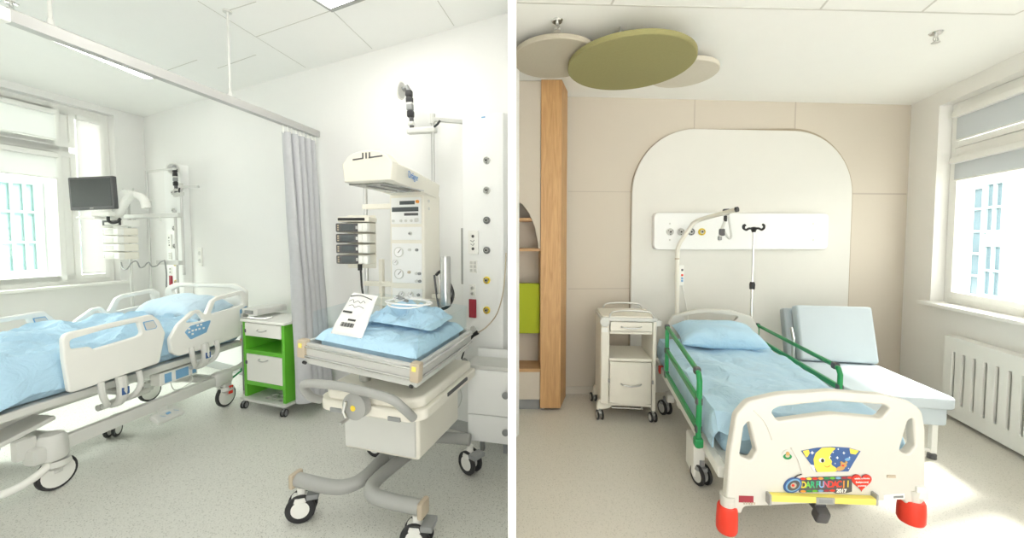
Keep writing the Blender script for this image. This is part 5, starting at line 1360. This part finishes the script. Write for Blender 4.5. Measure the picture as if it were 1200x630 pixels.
# head board
hbn = BL - .02
def htr(pts, r): return rpoly([hy(b2, x, y, hbn) for x, y in pts], r, 6)
ho = htr([(781, 425), (781, 384), (787, 369), (819, 361), (855, 362.5), (880, 370), (888, 384), (888, 425)], [.02, .05, .06, .2, .2, .06, .05, .02])
hs = htr([(799, 370), (830, 366), (865, 370), (858, 377), (830, 374.5), (806, 378)], [.01, .1, .015, .015, .1, .01])
MB().plate([ho, hs], .04, .010, Matrix.Translation((0, hbn, 0)) @ XZ, 2).build('headboard', M['ivory'], b2)
# lifting pole
yl = BL + .03
def lp(px, py, dy=0.0): return hit(b2, px, py, 1, yl + dy)
a_ = lp(793, 380)
pts = [Vector((a_.x, yl, .36)), Vector((a_.x, yl, 1.0)), lp(793.5, 310), lp(794, 292), lp(797, 284), lp(812, 262, -.05), lp(816, 259, -.07), lp(822, 256.5, -.10), lp(863, 245.5, -.45)]
MB().tube(pts, .0185, 14).build('lifting_pole', M['cream'], b2)
e_ = pts[-1]; MB().cyl(e_ - Vector((.005, 0, 0)), e_ + (pts[-1] - pts[-2]).normalized() * .014, .021).build('pole_end_cap', M['black'], b2)
MB().box((a_.x, yl - .02, .52), (.05, .10, .20), .008).build('pole_socket', M['white'], b2)
MB().cyl(lp(793.5, 303) - Vector((0, 0, .006)), lp(793.5, 303) + Vector((0, 0, .006)), .021).build('pole_ring', M['tan'], b2)
yh_ = -.33
st = MB(); st.tube([lp(853, 245, yh_), lp(851, 255, yh_), lp(846, 268, yh_), lp(843, 279, yh_), lp(844, 281, yh_)], .012, 8, sm=4); st.tube([lp(853, 245, yh_), lp(855, 262, yh_), lp(857, 276, yh_), lp(854, 279, yh_), lp(848, 270, yh_)], .009, 8, sm=4)
so_ = st.build('strap', M['lgrey'], b2)
MB().box(lp(851, 248, yh_), (.05, .04, .05), .01).build('strap_clamp', M['dgrey'], b2)
m_ = lp(846, 272, yh_); MB().box(m_, (.045, .03, .06), .01).build('strap_buckle', M['dgrey'], so_); MB().box(lp(843.5, 279, yh_), (.03, .03, .035), .008).build('strap_end', M['mgrey'], so_)
MB().box(lp(850, 256, yh_), (.022, .03, .05), .006).build('strap_slider', M['black'], so_)

# drip pole
ip = lp(880, 388, -.0)
iw_ = mtx(b2.location, 0, 0, rz2) @ Vector((ip.x, yl + .0, .62))
iv = thing('drip_pole', 'slim steel drip pole with black hooked top at the head of the green-railed bed', 'drip pole', iw_, 0)
tz_ = at(880, 268, iw_.y).z - iw_.z; cz_ = at(880, 334, iw_.y).z - iw_.z
MB().cyl((0, 0, 0), (0, 0, cz_), .013).build('lower_tube', M['chrome'], iv); MB().cyl((0, 0, cz_), (0, 0, tz_), .0095).build('upper_tube', M['chrome'], iv)
MB().lathe([(.01, -.035), (.022, -.035), (.024, .01), (.018, .03), (.01, .03)], 18, mtx((0, 0, cz_))).build('height_clamp', M['black'], iv)
b = MB()
for a_ in (0, PI / 2, PI, 3 * PI / 2):
    c_, s_ = math.cos(a_ + .2), math.sin(a_ + .2)
    b.tube([(0, 0, tz_), (.05 * c_, .05 * s_, tz_ + .004), (.082 * c_, .082 * s_, tz_ - .008), (.106 * c_, .106 * s_, tz_ + .004), (.110 * c_, .110 * s_, tz_ + .026), (.094 * c_, .094 * s_, tz_ + .036)], .009, 8, sm=4)
b.lathe([(.005, -.03), (.014, -.03), (.026, .0), (.02, .015), (.005, .018)], 16, mtx((0, 0, tz_))); b.build('hook_cross', M['black'], iv)

# sheet and pillow
def sheet2(u, v):
    y = .125 + (BL - .21) * v; s = (u - .5) * 2; a = abs(s)
    if a < .74: x = s / .74 * .408; z = .574
    else:
        t = (a - .74) / .26; x = math.copysign(.408 + .012 * math.sin(min(1, t * 2) * PI / 2), s); z = .562 - t * .125
        x += math.copysign(.005 * math.sin(13 * y), s)
    f = 1 - max(0, (a - .66) / .34)
    z += .016 * (1 - s * s) + (abs(wob((x, y, 2), 4, .028)) + abs(wob((x, y, 7), 10, .016))) * f
    z -= .11 * max(0, min(1, (.18 - y) / .05)) * f
    r = noise.noise(Vector((x * 2.2, y * 1.4, 9)))
    z += .014 * (1 + math.sin(13 * x + 9 * y + 5 * r)) * f
    return Vector((x, y, z))
o = MB().surf(60, 90, sheet2, -.008).build('bed_sheet', M['linen']); put(o, b2.location, rz2)
tag(o, 'creased pale blue sheet covering the bed with green rails', 'sheet')
p = pillow(.64, .42, .16, 8.0).build('pillow', M['linen2']); p.location = mtx(b2.location, 0, 0, rz2) @ Vector((.0, BL - .33, .703)); p.rotation_euler = (.15, 0, rz2)
tag(p, 'plump pale blue pillow at the head of the bed with green rails', 'pillow')

# ------------------------------------------------------------------ reclining chair
zs = .46
fL, fR, bL, bR = fl(1004, 470, zs), fl(1110, 461, zs), fl(949, 427, zs), fl(1035, 427, zs)
fc = (fL + fR) / 2; bcn = (bL + bR) / 2
rzc_ = -math.atan2(bcn.x - fc.x, bcn.y - fc.y) * .60
ch = thing('sleeper_chair', 'pale blue-grey reclining chair bed pulled out below the window', 'chair', (fc.x + .05, fc.y + .03, 0), rzc_)
sw = .60; sd_ = .74
MB().plate([rrect(sw, sd_, .05, 0, sd_ / 2)], .085, .02, mtx((0, 0, zs - .043)), 3).build('seat_cushion', M['leather'], ch)
MB().box((0, sd_ / 2 + .02, zs - .15), (sw - .03, sd_ - .06, .13), .02).build('seat_base', M['leather'], ch)
MB().box((-sw / 2 - .0, sd_ / 2 + .10, zs - .10), (.03, sd_ - .24, .16), .012).build('side_panel', M['leatherd'], ch)
bk = mtx((0, sd_ - .03, zs + .005), R(-14), 0, 0)
MB().box((.0, 0, .235), (sw - .02, .095, .47), .022, bk, 3).build('backrest', M['leather'], ch)
MB().box((-.055, .10, .215), (sw - .02, .09, .47), .022, bk, 3).build('back_cushion', M['leatherd'], ch)
MB().tube([(-sw / 2 - .05, sd_ - .02, zs + .28), (-sw / 2 - .07, sd_ - .10, zs + .20), (-sw / 2 - .07, sd_ - .10, zs + .02), (-sw / 2 - .03, sd_ - .04, zs - .12)], .012, 8).build('side_handle', M['metal'], ch)
for sx in (-.24, .24):
    for y_ in (.10, sd_ - .08):
        b = MB(); b.box((sx, y_, (zs - .21) / 2 + .02), (.035, .035, zs - .25), .004); lo = b.build('leg', M['white'], ch)
        MB().cyl((sx, y_, 0), (sx, y_, .03), .025).build('leg_foot', M['dgrey'], lo)
MB().box((0, .10, .06), (.46, .02, .02), .003).build('leg_bar', M['white'], ch)

# ------------------------------------------------------------------ radiator
ro = .10
ru0, rz1 = RS.uz(1108, 392, ro); _, rz0 = RS.uz(1103, 481, ro); ru1 = ru0 + 1.15
p = RS.pt(ru0, 0, 0)
p = p + RS.n * .004
rd_ = thing('radiator', 'white slotted radiator cover on the wall under the window beside the chair', 'radiator', p, RS.rz)
u_s = [RS.uz(px, 430, ro)[0] - ru0 for px in (1117.5, 1129.5, 1142, 1155.5, 1169.5, 1185)]
stp = (u_s[-1] - u_s[0]) / 5
slots = []
for k in range(9):
    uu = u_s[0] + stp * k
    if uu > ru1 - ru0 - .06: break
    slots.append(rrect(.030, (rz1 - rz0) * .64, .01, uu, rz0 + (rz1 - rz0) * .50, 4))
MB().plate([rrect(ru1 - ru0, rz1 - rz0, .008, (ru1 - ru0) / 2, (rz0 + rz1) / 2)] + slots, .018, .003, Matrix.Translation((0, -ro + .009, 0)) @ XZ).build('front_cover', M['white'], rd_)
MB().box(((ru1 - ru0) / 2, -ro / 2 + .01, rz1 - .008), (ru1 - ru0, ro - .02, .014), .003).build('top_grille', M['white'], rd_)
for x_ in (.008, ru1 - ru0 - .008): MB().box((x_, -ro / 2 + .01, (rz0 + rz1) / 2), (.014, ro - .02, rz1 - rz0), .003).build('side_cover', M['white'], rd_)
MB().box(((ru1 - ru0) / 2, -.035, (rz0 + rz1) / 2), (ru1 - ru0 - .1, .045, rz1 - rz0 - .06), .01).build('heating_panel', M['white'], rd_)
b = MB(); b.cyl((ru1 - ru0 - .1, -.04, 0), (ru1 - ru0 - .1, -.04, rz0 + .05), .009); b.build('pipe', M['white'], rd_)
# ------------------------------------------------------------------ light
w = bpy.data.worlds.new('daylight'); S.world = w; w.use_nodes = True
nt = w.node_tree; bg = nt.nodes['Background']
bg.inputs[0].default_value = (1.0, .985, .955, 1); bg.inputs[1].default_value = 1.15
sd = bpy.data.lights.new('sun', 'SUN'); so = bpy.data.objects.new('sun', sd); COL.objects.link(so)
sd.energy = 5.0; sd.angle = R(5); sd.color = (1, .96, .88)
so.rotation_euler = Vector((-.74, -.20, -.95)).to_track_quat('-Z', 'Y').to_euler()
so.location = (5, 3, 5)
for nm, dv_, en, col in (('skylight_window_left', (1, .10, -.72), 11.0, (1, .985, .95)), ('skylight_window_right', (-1, -.12, -.78), 4.0, (1, .98, .94))):
    l = bpy.data.lights.new(nm, 'SUN'); o = bpy.data.objects.new(nm, l); COL.objects.link(o)
    l.energy = en; l.angle = R(55); l.color = col
    o.rotation_euler = Vector(dv_).to_track_quat('-Z', 'Y').to_euler(); o.location = (-5 if dv_[0] > 0 else 5, 2, 5)
S.view_settings.view_transform = 'Standard'
S.view_settings.look = 'None'
S.view_settings.gamma = 1.0
S.view_settings.use_curve_mapping = False
S.view_settings.exposure = 1.08
S.cycles.max_bounces = 10
S.cycles.diffuse_bounces = 6
S.cycles.transparent_max_bounces = 16
S.cycles.use_denoising = True
